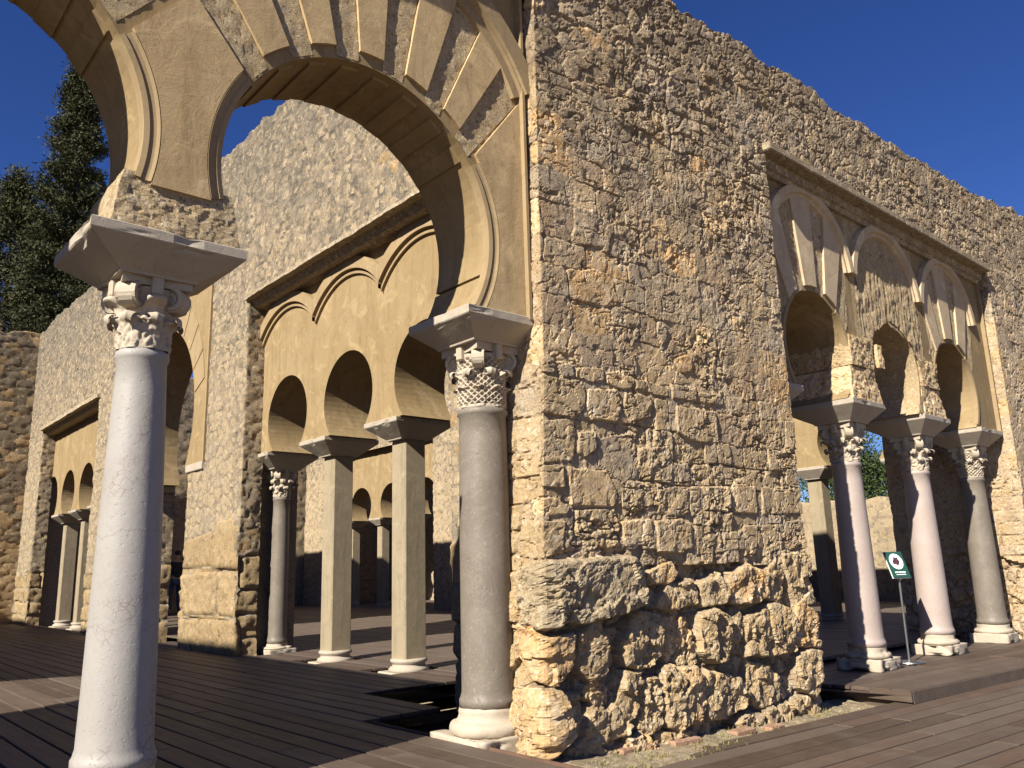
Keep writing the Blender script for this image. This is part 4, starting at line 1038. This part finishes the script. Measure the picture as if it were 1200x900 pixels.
# ================================================================== wall D, beyond the hall wall, and the rest of the ruin
def simple_wall(root, axis, face, s0, s1, z0, zt, mask, res, seed, mats, cell=(.28, .2), limit=120, minpx=70, flip=False, thick=.6, wob=.12, rel=.5):
    def cells(S, Z):
        i, e = vor(S, Z, cell[0], cell[1], seed, .9, .04); rh = _h(i % 99991, i // 99991, 5)-.5
        return i+10, e, rh
    def field(S, Z):
        i, e, rh = cells(S, Z); a = np.clip(e/.04, 0, 1); prof = 1-(1-a)**2.2
        h = rel*(.045*rh-.035*(1-prof)+.04*fbm(S*5, Z*5, seed+3, 4, .55)+.06*np.minimum(0, fbm(S*7, Z*7, seed+4, 3)+.15))
        return h, lambda s, z: (lambda r: np.where(r[1] < .008, -1, r[0]))(cells(s, z))
    def base(S, Z):
        t = zt+wob*fbm(S*1.3, S*0, seed+8, 4); over = np.maximum(0, Z-t); Zp = np.minimum(Z, t)
        if axis == 'X': P = np.stack([face+over, S, Zp], -1); N = np.stack([-np.ones_like(S), 0*S, np.where(over > 0, .8, 0.)], -1)
        else: P = np.stack([S, face+over, Zp], -1); N = np.stack([0*S, -np.ones_like(S), np.where(over > 0, .8, 0.)], -1)
        return P, N/np.linalg.norm(N, axis=-1, keepdims=True)
    w = Wall(root); w.patch(np.arange(s0, s1, res), np.arange(z0, zt+.5, res), base, field, mask)
    w.build(lambda i, c: mats[0] if (i*7919 % 97)/97 < .7 else mats[1], mats[2], limit=limit, minpx=minpx, rest=mats[0], flip=flip)
XD = 13.36
dw = thing('masonry_wall', (13.7, 14, -.05), 'rubble wall on the far side of the room seen through the hall arches', 'wall')
D1 = (18.55, 24.2, 4.72); D2 = (3.9, 9.1, 4.6)
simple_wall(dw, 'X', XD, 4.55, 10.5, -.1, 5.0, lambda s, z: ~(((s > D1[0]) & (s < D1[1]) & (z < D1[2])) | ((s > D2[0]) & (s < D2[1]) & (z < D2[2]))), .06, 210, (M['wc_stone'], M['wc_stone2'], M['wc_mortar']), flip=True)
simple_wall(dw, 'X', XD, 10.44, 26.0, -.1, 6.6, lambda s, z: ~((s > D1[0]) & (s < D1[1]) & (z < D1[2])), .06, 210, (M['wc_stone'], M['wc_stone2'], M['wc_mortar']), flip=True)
mb = MB(); mb.add(*boxVF(XD+.14, XD+.8, 9.1, 18.55, -.1, 4.6)); mb.add(*boxVF(XD+.3, XD+.8, 4.55, 26, 4.73, 4.85)); mb.add(*boxVF(XD+.3, XD+.8, 10.6, 26, 4.851, 6.3)); mb.add(*boxVF(XD+.14, XD+.8, 24.2, 26, -.1, 4.7)); mb.build('core', M['wc_mortar'], dw)
SD = [18.42, 20.12, 21.86, 23.58]; SD2 = [4.25, 5.85, 7.5, 9.15]
triple(13.6, SD, 2.62, 4.72, 18.3, 24.3, .60, 3.02, .55, 'distant pale triple arch panel glimpsed between the square pillars', lobes=False, trim=False)
triple(13.6, SD2, 2.62, 4.72, 4.55, 9.3, .60, 3.02, .55, 'pale arch panel seen through the facade triple arch with sky in its openings', lobes=False, trim=False)
for k, y in enumerate(SD): pillar(13.88, y, .27, -.04, 2.415, ['distant pale pillar at the right jamb seen past the near square pillar', 'distant pale pillar with shaded foot seen between the two square pillars', 'distant pale pillar hidden behind the square pillar', 'distant pale pillar at the end of the far room'][k], 'pillars of the far room wall', (13.55, 14.2, .33))
for k, y in enumerate(SD2): pillar(13.88, y, .27, -.04, 2.415, ['pale pillar of the far room hidden behind the dark grey facade column', 'pale pillar of the far room behind the rose column right of the sign', 'half lit pale square pillar seen just right of the facade pier', 'pale pillar of the far room hidden behind the facade pier'][k], 'pillars of the far room wall', (13.55, 14.2, .33))
fw = thing('boundary_wall', (20, 9, -.4), 'low sunlit rubble wall under the trees seen through the facade triple arch', 'wall')
simple_wall(fw, 'X', 20.0, 0.0, 22.0, -.45, 2.45, None, .07, 230, (M['wc_stone'], M['wc_stone2'], M['wc_mortar']), (.36, .24), 60, 60, True, wob=.15)
mb = MB(); mb.add(*boxVF(20.12, 20.7, 0, 22, -.42, 2.2)); mb.build('core', M['wc_mortar'], fw)
bw_ = thing('masonry_wall', (17.2, 18, -.1), 'shaded rubble back wall of the far room behind the distant pillars', 'wall')
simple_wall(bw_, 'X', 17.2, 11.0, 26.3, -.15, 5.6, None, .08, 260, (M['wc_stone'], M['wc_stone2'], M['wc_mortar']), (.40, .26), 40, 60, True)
mb = MB(); mb.add(*boxVF(17.36, 17.9, 11.0, 26.3, -.2, 5.4)); mb.build('core', M['wc_mortar'], bw_)
ew = thing('masonry_wall', (0, YF, -.1), 'dark weathered end wall closing the hall below the cypress trees', 'wall')
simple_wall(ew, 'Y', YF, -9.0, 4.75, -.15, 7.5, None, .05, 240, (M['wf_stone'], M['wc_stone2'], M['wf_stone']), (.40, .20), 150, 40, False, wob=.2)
mb = MB(); mb.add(*boxVF(-9, 4.55, YF+.12, YF+.8, -.2, 7.2)); mb.build('core', M['wc_mortar'], ew)
e2 = thing('masonry_wall', (9.5, 26.2, -.1), 'rubble wall behind the standing person seen through the tall arch', 'wall')
simple_wall(e2, 'Y', 26.2, 4.6, 20.5, -.15, 7.4, None, .07, 250, (M['wc_stone'], M['wc_stone2'], M['wc_mortar']), (.36, .22), 60, 60, False, wob=.2)
mb = MB(); mb.add(*boxVF(4.6, 20.5, 26.32, 26.9, -.2, 7.1)); mb.build('core', M['wc_mortar'], e2)
# left flank of the hall (outside the picture; it shades the floor)
lw = thing('masonry_wall', (-5.7, 12, -.1), 'left flank wall of the hall facing the sunlit arches', 'wall')
FG = Fr('X', -5.85)
panel('arch_wall', FG, [(7.4, 2.8, 11.0, 1.25, 4.95), (15.0, 11.0, 26.0, 1.62, 3.6)], 2.7, 7.15, .40, M['wc_mortar'], lw)
mb = MB()
for a, b_ in ((2.8, 6.2), (8.6, 13.7), (16.3, 26)): mb.add(*boxVF(-5.85, -5.45, a, b_, -.2, 2.7))
mb.build('lower_wall', M['wc_mortar'], lw)
lp = thing('masonry_wall', (-4.3, 4.1, -.1), 'left pier of the facade beyond the large arches', 'wall')
mb = MB(); mb.add(*boxVF(-5.44, -3.3, 3.8, 4.5, -.2, 5.9, .02)); mb.build('pier_body', M['wc_mortar'], lp)

# ================================================================== timber decks
def plank_mesh(name, L, w_, t, mat, bev=.004):
    V, F = boxVF(-w_/2, w_/2, 0, L, -t, 0, bev); return mesh_of(name, V, F, mat)
PW = .174
def deck(name, label_kind, parent_loc, rows, ztop_, mat, u_dir=0.0, limit=300):
    """rows: (x, y0, y1) boards running along local +Y"""
deck_in = obj('boardwalk', [(-5.4, 6.42, -.10), (4.9, 6.42, -.10), (4.9, 24.0, -.10), (-5.4, 24.0, -.10)], [[0, 1, 2, 3]], M['joist'], kind='structure')
M['pit'] = stone_mat('shade_dark_earth', (.05, .04, .03), (.04, .032, .024), (.03, .022, .016), pale=(.06, .05, .038))  # near-black colour stands in for the shade inside the deck hole
obj('pit_shade_floor', [(3.0, 4.3, -.34), (5.3, 4.3, -.34), (5.3, 6.6, -.34), (3.0, 6.6, -.34)], [[0, 1, 2, 3]], M['pit'], kind='structure')
def lay(parent, boards, zt, lenset, rot=0.0, origin=(0, 0), stuffname='far_plank', split=None):
    """boards: list of (u, v0, v1) strips along v; cut in random lengths"""
    meshes = {L: plank_mesh('plank', L-.004, PW-.014, .03, M['wood']) for L in lenset}
    cs, sn = math.cos(rot), math.sin(rot); st = MB(); n = 0
    for (u, v0, v1) in boards:
        v = v0
        while v < v1-.05:
            rem = v1-v; L = random.choice([l for l in lenset]) if rem > max(lenset)+.3 else rem
            if v == v0 and rem > 3: L = random.choice(lenset)*1.0
            x = origin[0]+u*cs-v*sn; y = origin[1]+u*sn+v*cs; dz = random.uniform(-.002, .002)
            if split is None or split(x, y):
                if L in meshes: me = meshes[L]
                else: me = plank_mesh('plank', L-.004, PW-.014, .03, M['wood'])
                o = bpy.data.objects.new('plank', me); col.objects.link(o); o.parent = parent
                o.location = (x, y, zt+dz); o.rotation_euler = (0, 0, rot); n += 1
            else:
                V, F = boxVF(-(PW-.014)/2, (PW-.014)/2, 0, L-.004, -.03, 0)
                st.add([(x+a*cs-b*sn, y+a*sn+b*cs, zt+dz+c_) for a, b, c_ in V], F)
            v += L
    if st.V: st.build('far_planks', M['wood'], parent, kind='stuff', fix=False)
    return n
ZD = .03
bd = []
x = 4.66
while x > -5.4:
    if x > 3.95: bd.append((x, 6.42, 24.0))
    elif x > 3.16: bd.append((x, 5.29, 24.0))
    else: bd.append((x, -1.2, 24.0))
    x -= PW
n = lay(deck_in, bd, ZD, [2.4, 3.0, 3.6, 4.2], split=lambda x, y: x > -.6 and y > 2.4)
# strip of deck under the hall arcade, cut out round the bases
st_boards = []
x = 4.66+PW
while x < 5.45:
    prev = 6.42
    for yb in sorted(SC)[1:]:
        st_boards.append((x, prev, yb-.30)); prev = yb+.30
    x += PW
lay(deck_in, st_boards, ZD-.001, [1.0], split=lambda x, y: True)
obj('deck_edge', *boxVF(3.225, 3.237, -1.2, 5.20, -.14, ZD-.002), M['rust'], deck_in)
deck_r = obj('room_boardwalk', [(5.3, 4.7, -.10), (20, 4.7, -.10), (20, 26.1, -.10), (5.3, 26.1, -.10)], [[0, 1, 2, 3]], M['joist'], kind='structure')
bd = []; x = 5.56
while x < 19.5: bd.append((x, 4.75, 26.0)); x += PW
lay(deck_r, bd, ZD-.02, [3.0, 4.2], split=lambda x, y: False)
# front right deck, turned a few degrees from the wall
p0 = hit(880, 870, 2, -.16); p1 = hit(1200, 794, 2, -.16); rotR = math.atan2(p1[1]-p0[1], p1[0]-p0[0])
e0 = hit(880, 861, 2, -.16)
ZR = -.16
deck_f = obj('front_boardwalk', [(3.3, -1, -.26), (18, -1, -.26), (18, 2.4, -.26), (3.3, 3.4, -.26)], [[0, 1, 2, 3]], M['joist'], kind='structure')
vdir = np.array([math.cos(rotR), math.sin(rotR)]); ndir = np.array([-math.sin(rotR), math.cos(rotR)])
bd = []
for k in range(30):
    o_ = np.array(e0[:2])-ndir*(PW*(k+.5)); bd.append((o_, k))
cnt = 0
for o_, k in bd:
    t0 = (3.33+.05*(k % 2)-o_[0])/vdir[0]
    if k < 4: t0 = max(t0, (3.95-.12*k-o_[0])/vdir[0])
    v = t0-random.uniform(0, .6) if k > 4 else t0
    v = max(v, (3.33-o_[0])/vdir[0])
    while v < 13:
        L = random.choice([2.2, 2.8, 3.4]); key = 'plankr%.1f' % L
        me = bpy.data.meshes.get(key) or plank_mesh(key, L-.005, PW-.017, .035, M['wood'])
        o = bpy.data.objects.new('plank', me); col.objects.link(o); o.parent = deck_f
        pt = o_+vdir*v; o.location = (pt[0], pt[1], ZR+random.uniform(-.002, .002)); o.rotation_euler = (0, 0, rotR-math.pi/2); v += L; cnt += 1
# raised platform in the facade triple arch
q0 = hit(978, 805, 2, ZF); q1 = hit(1067, 810, 2, ZF); q2_ = hit(1200, 781.7, 2, ZF)
pd = (q2_-q1)[:2]; pd /= np.linalg.norm(pd); pn = np.array([-pd[1], pd[0]])
plat = obj('platform', [(q1[0], q1[1], ZF-.04), (13, q1[1]-.4, ZF-.04), (13, 4.75, ZF-.04), (q0[0]-.1, 4.75, ZF-.04)], [[0, 1, 2, 3]], M['joist'], kind='structure')
rp = math.atan2(pd[1], pd[0]); cs_, sn_ = math.cos(rp), math.sin(rp)
for k in range(11):
    o_ = q1[:2]+pn*(PW*(k+.5)); v = 0.0
    while v < 6:
        L = random.choice([1.7, 2.3, 2.9]); key = 'plankp%.1f' % L
        me = bpy.data.meshes.get(key) or plank_mesh(key, L-.005, PW-.014, .03, M['wood'])
        o = bpy.data.objects.new('plank', me); col.objects.link(o); o.parent = plat
        pt = o_+pd*v-pd*.0; o.location = (pt[0]+(-.02*k if v == 0 else 0), pt[1], ZF+random.uniform(-.0015, .0015)); o.rotation_euler = (0, 0, rp-math.pi/2); v += L
def beam(name, a, b, w_, z0, z1, mat, parent):
    a = np.array(a); b = np.array(b); d = (b-a)/np.linalg.norm(b-a); nrm = np.array([-d[1], d[0]])*w_
    c4 = [a, b, b+nrm, a+nrm]; V = [(p[0], p[1], z) for z in (z0, z1) for p in c4]
    return obj(name, V, [[0, 3, 2, 1], [4, 5, 6, 7], [0, 1, 5, 4], [1, 2, 6, 5], [2, 3, 7, 6], [3, 0, 4, 7]], mat, parent)
beam('fascia_board', q1[:2]-pn*.022, q1[:2]+pd*6-pn*.022, .02, ZF-.10, ZF-.003, M['wood'], plat)
beam('fascia_board', q1[:2]+pn*1.55-pd*.03-pn*.0-pd*.0, q1[:2]-pd*.03-pn*.02, .024, ZF-.085, ZF-.004, M['wood'], plat)
beam('lower_beam', q1[:2]+pn*1.5+pd*.03, q1[:2]+pd*.03+pn*.16, .05, ZF-.22, ZF-.095, M['wood'], plat)

# ---- strip of earth between the wall foot and the deck
nx_, ny_ = 150, 26
xs = np.linspace(3.15, 8.2, nx_); fy = np.linspace(0, 1, ny_)
G = []
for x in xs:
    zf = np.interp(x, [3.2, 3.7, 4.1, 6.7, 8.2], [-.04, -.05, -.095, -.17, -.2]); y0 = 3.05; y1 = 3.95
    for f in fy:
        y = y0+(y1-y0)*f; z = zf-.10*(1-f)+(.02*float(fbm(np.array(x*9), np.array(y*9), 950, 4)))
        if f < .45: z = min(z, -.185 if x > 3.4 else -.06)
        G.append((x, y, z))
GF = [[i*ny_+j, (i+1)*ny_+j, (i+1)*ny_+j+1, i*ny_+j+1] for i in range(nx_-1) for j in range(ny_-1)]
soil = obj('earth_strip', G, GF, M['soil'], smooth=True, kind='structure')
def soil_z(x, y): return np.interp(x, [3.2, 3.7, 4.1, 6.7, 8.2], [-.04, -.05, -.095, -.17, -.2])-.10*(1-(y-3.05)/.9)
for k, (px, py, a, L, W_) in enumerate(((735, 882, .05, .20, .10), (800, 868, -.1, .26, .11), (868, 853, .0, .24, .10), (905, 846, .1, .2, .1), (760, 876, .3, .14, .09))):
    p = hit(px, py, 2, -.13); z = soil_z(p[0], p[1])+.012
    b = thing('old_brick', (p[0], p[1], z), ['flat worn red brick lying at the left end of the wall foot', 'long flat red brick in the earth strip below the boulders', 'flat red brick in the earth below the middle of the wall', 'flat red brick near the right end of the wall foot', 'short broken red brick beside the left end brick'][k], 'brick', 'bricks in the earth strip')
    b.rotation_euler = (0, 0, a)
    V, F = boxVF(-L/2, L/2, -W_/2, W_/2, -.03, .012, .008); o = bpy.data.objects.new('brick_body', mesh_of('brick_body', V, F, M['brick'])); col.objects.link(o); o.parent = b
mb = MB()
for k in range(1500):
    x = random.uniform(3.5, 7.2); y = random.uniform(3.42, 3.80)
    if fbm(np.array(x*4.), np.array(y*5.), 960, 2) < .04: continue
    z = float(soil_z(x, y)); a = random.uniform(0, 6.28); L = random.uniform(.012, .038); dx, dy = math.cos(a)*.004, math.sin(a)*.004; lx, ly = random.gauss(0, .012), random.gauss(0, .012)
    mb.add([(x-dx, y-dy, z), (x+dx, y+dy, z), (x+lx, y+ly, z+L)], [[0, 1, 2]])
o = mb.build('grass', M['grass'], kind='stuff', fix=False); tag(o, 'thin dry grass growing along the foot of the stone wall', 'grass')

# ================================================================== sign
sp = hit(1066, 777, 2, ZF); sx, sy = sp[0], sp[1]
M['sgreen'] = plain('sign_green', (.012, .06, .045), .45); M['swhite'] = plain('sign_white', (.75, .75, .72), .5); M['sdark'] = plain('sign_mark', (.06, .025, .035), .5); M['steel'] = plain('brushed_steel', (.33, .32, .31), .35, .9)
sg = thing('sign_stand', (sx, sy, ZF), 'small green notice with white oval on a thin metal post between the rose columns', 'sign')
obj('foot_disc', *latheVF([(.145, ZF+.001), (.15, ZF+.006), (.145, ZF+.016), (.02, ZF+.024)], 32, sx, sy), M['steel'], sg)
obj('post', *latheVF([(.012, ZF+.02), (.012, .83)], 14, sx, sy), M['steel'], sg)
# board leans back and faces the approach
bn = Vector((-.50, -.74, .45)).normalized(); br = Vector((0, 0, 1)).cross(bn).normalized(); bu = bn.cross(br)
bc = Vector((sx, sy, .95))
def on_board(pts, d): return [tuple(bc+br*u+bu*v+bn*d) for u, v in pts]
def slab_on(name, pts, d0, d1, mat):
    n = len(pts); V = on_board(pts, d0)+on_board(pts, d1)
    return obj(name, V, [list(range(n))[::-1], [n+i for i in range(n)]]+[[i, (i+1) % n, n+(i+1) % n, n+i] for i in range(n)], mat, sg, fix=True)
bw, bh = .098, .15
slab_on('board', [(-bw, -bh), (bw, -bh), (bw, bh), (-bw, bh)], -.008, .004, M['sgreen'])
slab_on('backing', [(-bw-.006, -bh-.004), (bw+.006, -bh-.004), (bw+.006, bh+.004), (-bw-.006, bh+.004)], -.016, -.0082, M['swhite'])
slab_on('oval', [(.074*math.cos(a), .035+.092*math.sin(a)) for a in np.linspace(0, 2*math.pi, 36, endpoint=False)], .0041, .0055, M['swhite'])
slab_on('emblem', [(r*math.cos(a), .037+r*1.25*math.sin(a)) for a, r in ((0, .04), (.5, .03), (.9, .046), (1.4, .034), (1.9, .044), (2.5, .03), (3.1, .042), (3.7, .05), (4.3, .032), (4.8, .046), (5.5, .034))], .0056, .0066, M['sdark'])
for k, (u0, u1) in enumerate(((-.06, -.028), (-.022, .012), (.018, .058))): slab_on('lettering', [(u0, -.098), (u1, -.098), (u1, -.084), (u0, -.084)], .0041, .0052, M['swhite'])
slab_on('lettering', [(-.055, -.121), (.055, -.121), (.055, -.114), (-.055, -.114)], .0041, .005, M['swhite'])
obj('clamp', *boxVF(sx-.022, sx+.022, sy-.022, sy+.022, .79, .845, .004), M['steel'], sg)

# ================================================================== person in the far room
M['skin'] = plain('skin', (.42, .26, .18), .6); M['shirt'] = plain('dark_shirt', (.02, .02, .024), .85, var=1); M['jeans'] = plain('blue_jeans', (.045, .075, .16), .85, var=1); M['hair'] = plain('dark_hair', (.02, .015, .012), .7); M['shoe'] = plain('shoe', (.22, .18, .15), .7)
pp = hit(204, 720, 2, ZD-.02); PX, PY, PZ = pp[0], pp[1], ZD-.02
per = thing('person', (PX, PY, PZ), 'person in a dark top and blue jeans standing in shade beyond the tall arch', 'person')
def skinned(name, verts, edges, rad, mat, sub=2):
    me = bpy.data.meshes.new(name); me.from_pydata(verts, edges, []); me.materials.append(mat)
    o = bpy.data.objects.new(name, me); col.objects.link(o); o.parent = per
    m = o.modifiers.new('skin', 'SKIN'); s = o.modifiers.new('sub', 'SUBSURF'); s.levels = s.render_levels = sub
    if not me.skin_vertices: 
        bm = bmesh.new(); bm.from_mesh(me); bm.verts.layers.skin.verify(); bm.to_mesh(me); bm.free()
    for i, r in enumerate(rad): me.skin_vertices[0].data[i].radius = r if isinstance(r, tuple) else (r, r)
    me.skin_vertices[0].data[0].use_root = True
    return o
# walking away to the right, weight on the left leg
J = [(0, 0, .95), (0, 0, 1.15), (0, .01, 1.38), (0, 0, 1.50), (0, .015, 1.57), (0, .02, 1.66), (0, .01, 1.75),
     (.10, 0, .90), (.115, .02, .50), (.12, -.04, .09), (.125, .10, .03), (-.10, 0, .90), (-.13, .13, .52), (-.13, .02, .12), (-.13, .15, .05),
     (.18, 0, 1.42), (.25, -.03, 1.14), (.24, .07, .92), (.23, .10, .84), (-.18, 0, 1.42), (-.26, .0, 1.14), (-.22, .14, .95), (-.20, .19, .88)]
E_ = [(0, 1), (1, 2), (2, 3), (3, 4), (4, 5), (5, 6), (0, 7), (7, 8), (8, 9), (9, 10), (0, 11), (11, 12), (12, 13), (13, 14), (2, 15), (15, 16), (16, 17), (17, 18), (2, 19), (19, 20), (20, 21), (21, 22)]
rad = [(.15, .10), (.14, .095), (.15, .10), .055, .07, .085, .06, .085, .06, .042, .035, .085, .06, .042, .035, .06, .042, .034, .03, .06, .042, .034, .03]
skinned('body', J, E_, rad, M['skin'])
ix = [0, 1, 2, 15, 16, 17, 19, 20, 21]; mp = {a: i for i, a in enumerate(ix)}
skinned('shirt', [J[i] for i in ix], [(mp[a], mp[b]) for a, b in E_ if a in mp and b in mp], [(.17, .125), (.165, .12), (.165, .12), .078, .06, .05, .078, .06, .05], M['shirt'])
ix = [0, 7, 8, 9, 11, 12, 13]; mp = {a: i for i, a in enumerate(ix)}
skinned('jeans', [J[i] for i in ix], [(mp[a], mp[b]) for a, b in E_ if a in mp and b in mp], [(.165, .12), .105, .08, .065, .105, .08, .065], M['jeans'])
skinned('hair', [(0, -.01, 1.78), (0, -.03, 1.71), (0, -.04, 1.63)], [(0, 1), (1, 2)], [.075, .105, .08], M['hair'])
for s_ in (9, 13):
    a, b = Vector(J[s_]), Vector(J[s_+1]); skinned('shoe', [tuple(a+Vector((0, -.03, -.045))), tuple(b+Vector((0, 0, 0)))], [(0, 1)], [.05, .042], M['shoe'], 1)

# ================================================================== trees
def tree(name, label, base, h, rx, kind='cypress', n_tip=260, per_tip=90, seed=0, mat='con', leaf=.16, group=None, z_crown=.12):
    r = np.random.default_rng(seed); root = thing(name, base, label, 'tree', group)
    tr = [(rx*.16, base[2]-.3), (rx*.13, base[2]+h*.2), (rx*.08, base[2]+h*.6), (.02, base[2]+h*.97)]
    obj('trunk', *latheVF(tr, 10, base[0], base[1]), M['bark'], root, True)
    tips = []; br_ = MB()
    for k in range(n_tip):
        t = r.uniform(z_crown, 1)**.9; a = r.uniform(0, 2*np.pi)
        if kind == 'cypress': R = rx*(1.15*min(1, (1-t)*2.2)**.7*(.75+.25*min(1, t*4)))*(.8+.45*r.random())
        else: R = rx*math.sqrt(max(0, 1-((t-.58)/.44)**2))*(.6+.5*r.random())
        rr = R*(r.random()**.35); p = np.array([base[0]+rr*math.cos(a), base[1]+rr*math.sin(a), base[2]+h*t+r.normal(0, .02*h)])
        tips.append((p, a, rr))
        if k % 5 == 0:
            q0 = Vector((base[0], base[1], p[2]-.25*rr-.1)); q1 = Vector(p); w_ = .02+.012*rx; V = []
            s_ = Vector((-math.sin(a), math.cos(a), 0))*w_
            br_.add([tuple(q0-s_), tuple(q0+s_), tuple(q1), tuple(q0+Vector((0, 0, w_*1.5)))], [[0, 1, 2], [1, 3, 2], [3, 0, 2]])
    br_.build('branches', M['bark'], root, kind='stuff', fix=False)
    n = n_tip*per_tip; T = np.array([t[0] for t in tips]).repeat(per_tip, 0); A = np.array([t[1] for t in tips]).repeat(per_tip)
    cl = rx*(.15 if kind == 'cypress' else .26)
    off = r.normal(0, 1, (n, 3))*np.array([cl, cl, cl*.62])
    P = T+off; d = r.normal(0, 1, (n, 3))+np.stack([np.cos(A)*.9, np.sin(A)*.9, np.full(n, .5)], -1); d /= np.linalg.norm(d, axis=1, keepdims=True)
    s = np.cross(d, r.normal(0, 1, (n, 3))); s /= np.linalg.norm(s, axis=1, keepdims=True)
    L = leaf*(.6+.8*r.random((n, 1))); Wd = L*.16
    V = np.stack([P-s*Wd*.5, P+d*L*.55-s*Wd, P+d*L, P+d*L*.5+s*Wd], 1).reshape(-1, 3)
    obj('crown', V, np.arange(4*n).reshape(-1, 4), M[mat], root, kind='stuff')
    return root
def at(px, py, y): return hit(px, py, 1, y)
t0 = at(76, 120, 31.5)
tree('cypress_tree', 'tall dense cypress rising behind the end wall of the hall', (at(78, 300, 31.5)[0], 31.5, 0), t0[2]+1.4, 1.25, seed=1, n_tip=620, per_tip=260, leaf=.125)
tree('cypress_tree', 'darker cypress standing just left of the tall dense one', (at(12, 300, 34)[0], 34, 0), at(12, 215, 34)[2]+.3, 1.5, seed=2, n_tip=360, per_tip=220, leaf=.13)
tree('cypress_tree', 'low dark cypress filling the gap beside the tall one above the end wall', (at(48, 300, 36)[0], 36, 0), at(48, 262, 36)[2], 1.3, seed=3, n_tip=300, per_tip=200, leaf=.13)
tree('pine_tree', 'round bushy pine above the low wall behind the facade arch', (26, at_y := hit(985, 560, 0, 26)[1], -.4), hit(1000, 503, 0, 26)[2]+.4, 1.5, 'round', 220, 110, 5, 'pine', .13)
tree('pine_tree', 'smaller pine beside the round bushy one behind the low wall', (27, hit(1025, 560, 0, 27)[1], -.4), hit(1025, 535, 0, 27)[2]+.4, 1.1, 'round', 130, 100, 6, 'pine', .13)
# bare tree
bt = thing('bare_tree', (28, hit(1046, 560, 0, 28)[1], -.4), 'leafless grey tree with thin twigs beside the pines', 'tree')
def twig(mb, p, d, L, r_, depth):
    q = p+d*L; s_ = d.cross(Vector((.3, .7, .2))).normalized()*r_; u_ = d.cross(s_).normalized()*r_
    mb.add([tuple(p+s_), tuple(p-s_*.5+u_), tuple(p-s_*.5-u_), tuple(q+s_*.6), tuple(q-s_*.3+u_*.6), tuple(q-s_*.3-u_*.6)], [[0, 1, 4, 3], [1, 2, 5, 4], [2, 0, 3, 5]])
    if depth:
        for k in range(3): twig(mb, q, (d+Vector((random.gauss(0, .42), random.gauss(0, .42), random.gauss(.1, .25)))).normalized(), L*.72, r_*.6, depth-1)
mb = MB(); twig(mb, Vector((bt.location.x, bt.location.y, -.5)), Vector((0, 0, 1)), 1.7, .10, 0); mb.build('trunk', M['bark'], bt, fix=False)
mb = MB(); [twig(mb, Vector((bt.location.x, bt.location.y, 1.15)), Vector((random.gauss(0, .4), random.gauss(0, .4), 1)).normalized(), 1.1, .06, 5) for _ in range(2)]; mb.build('twigs', M['bark'], bt, kind='stuff', fix=False)
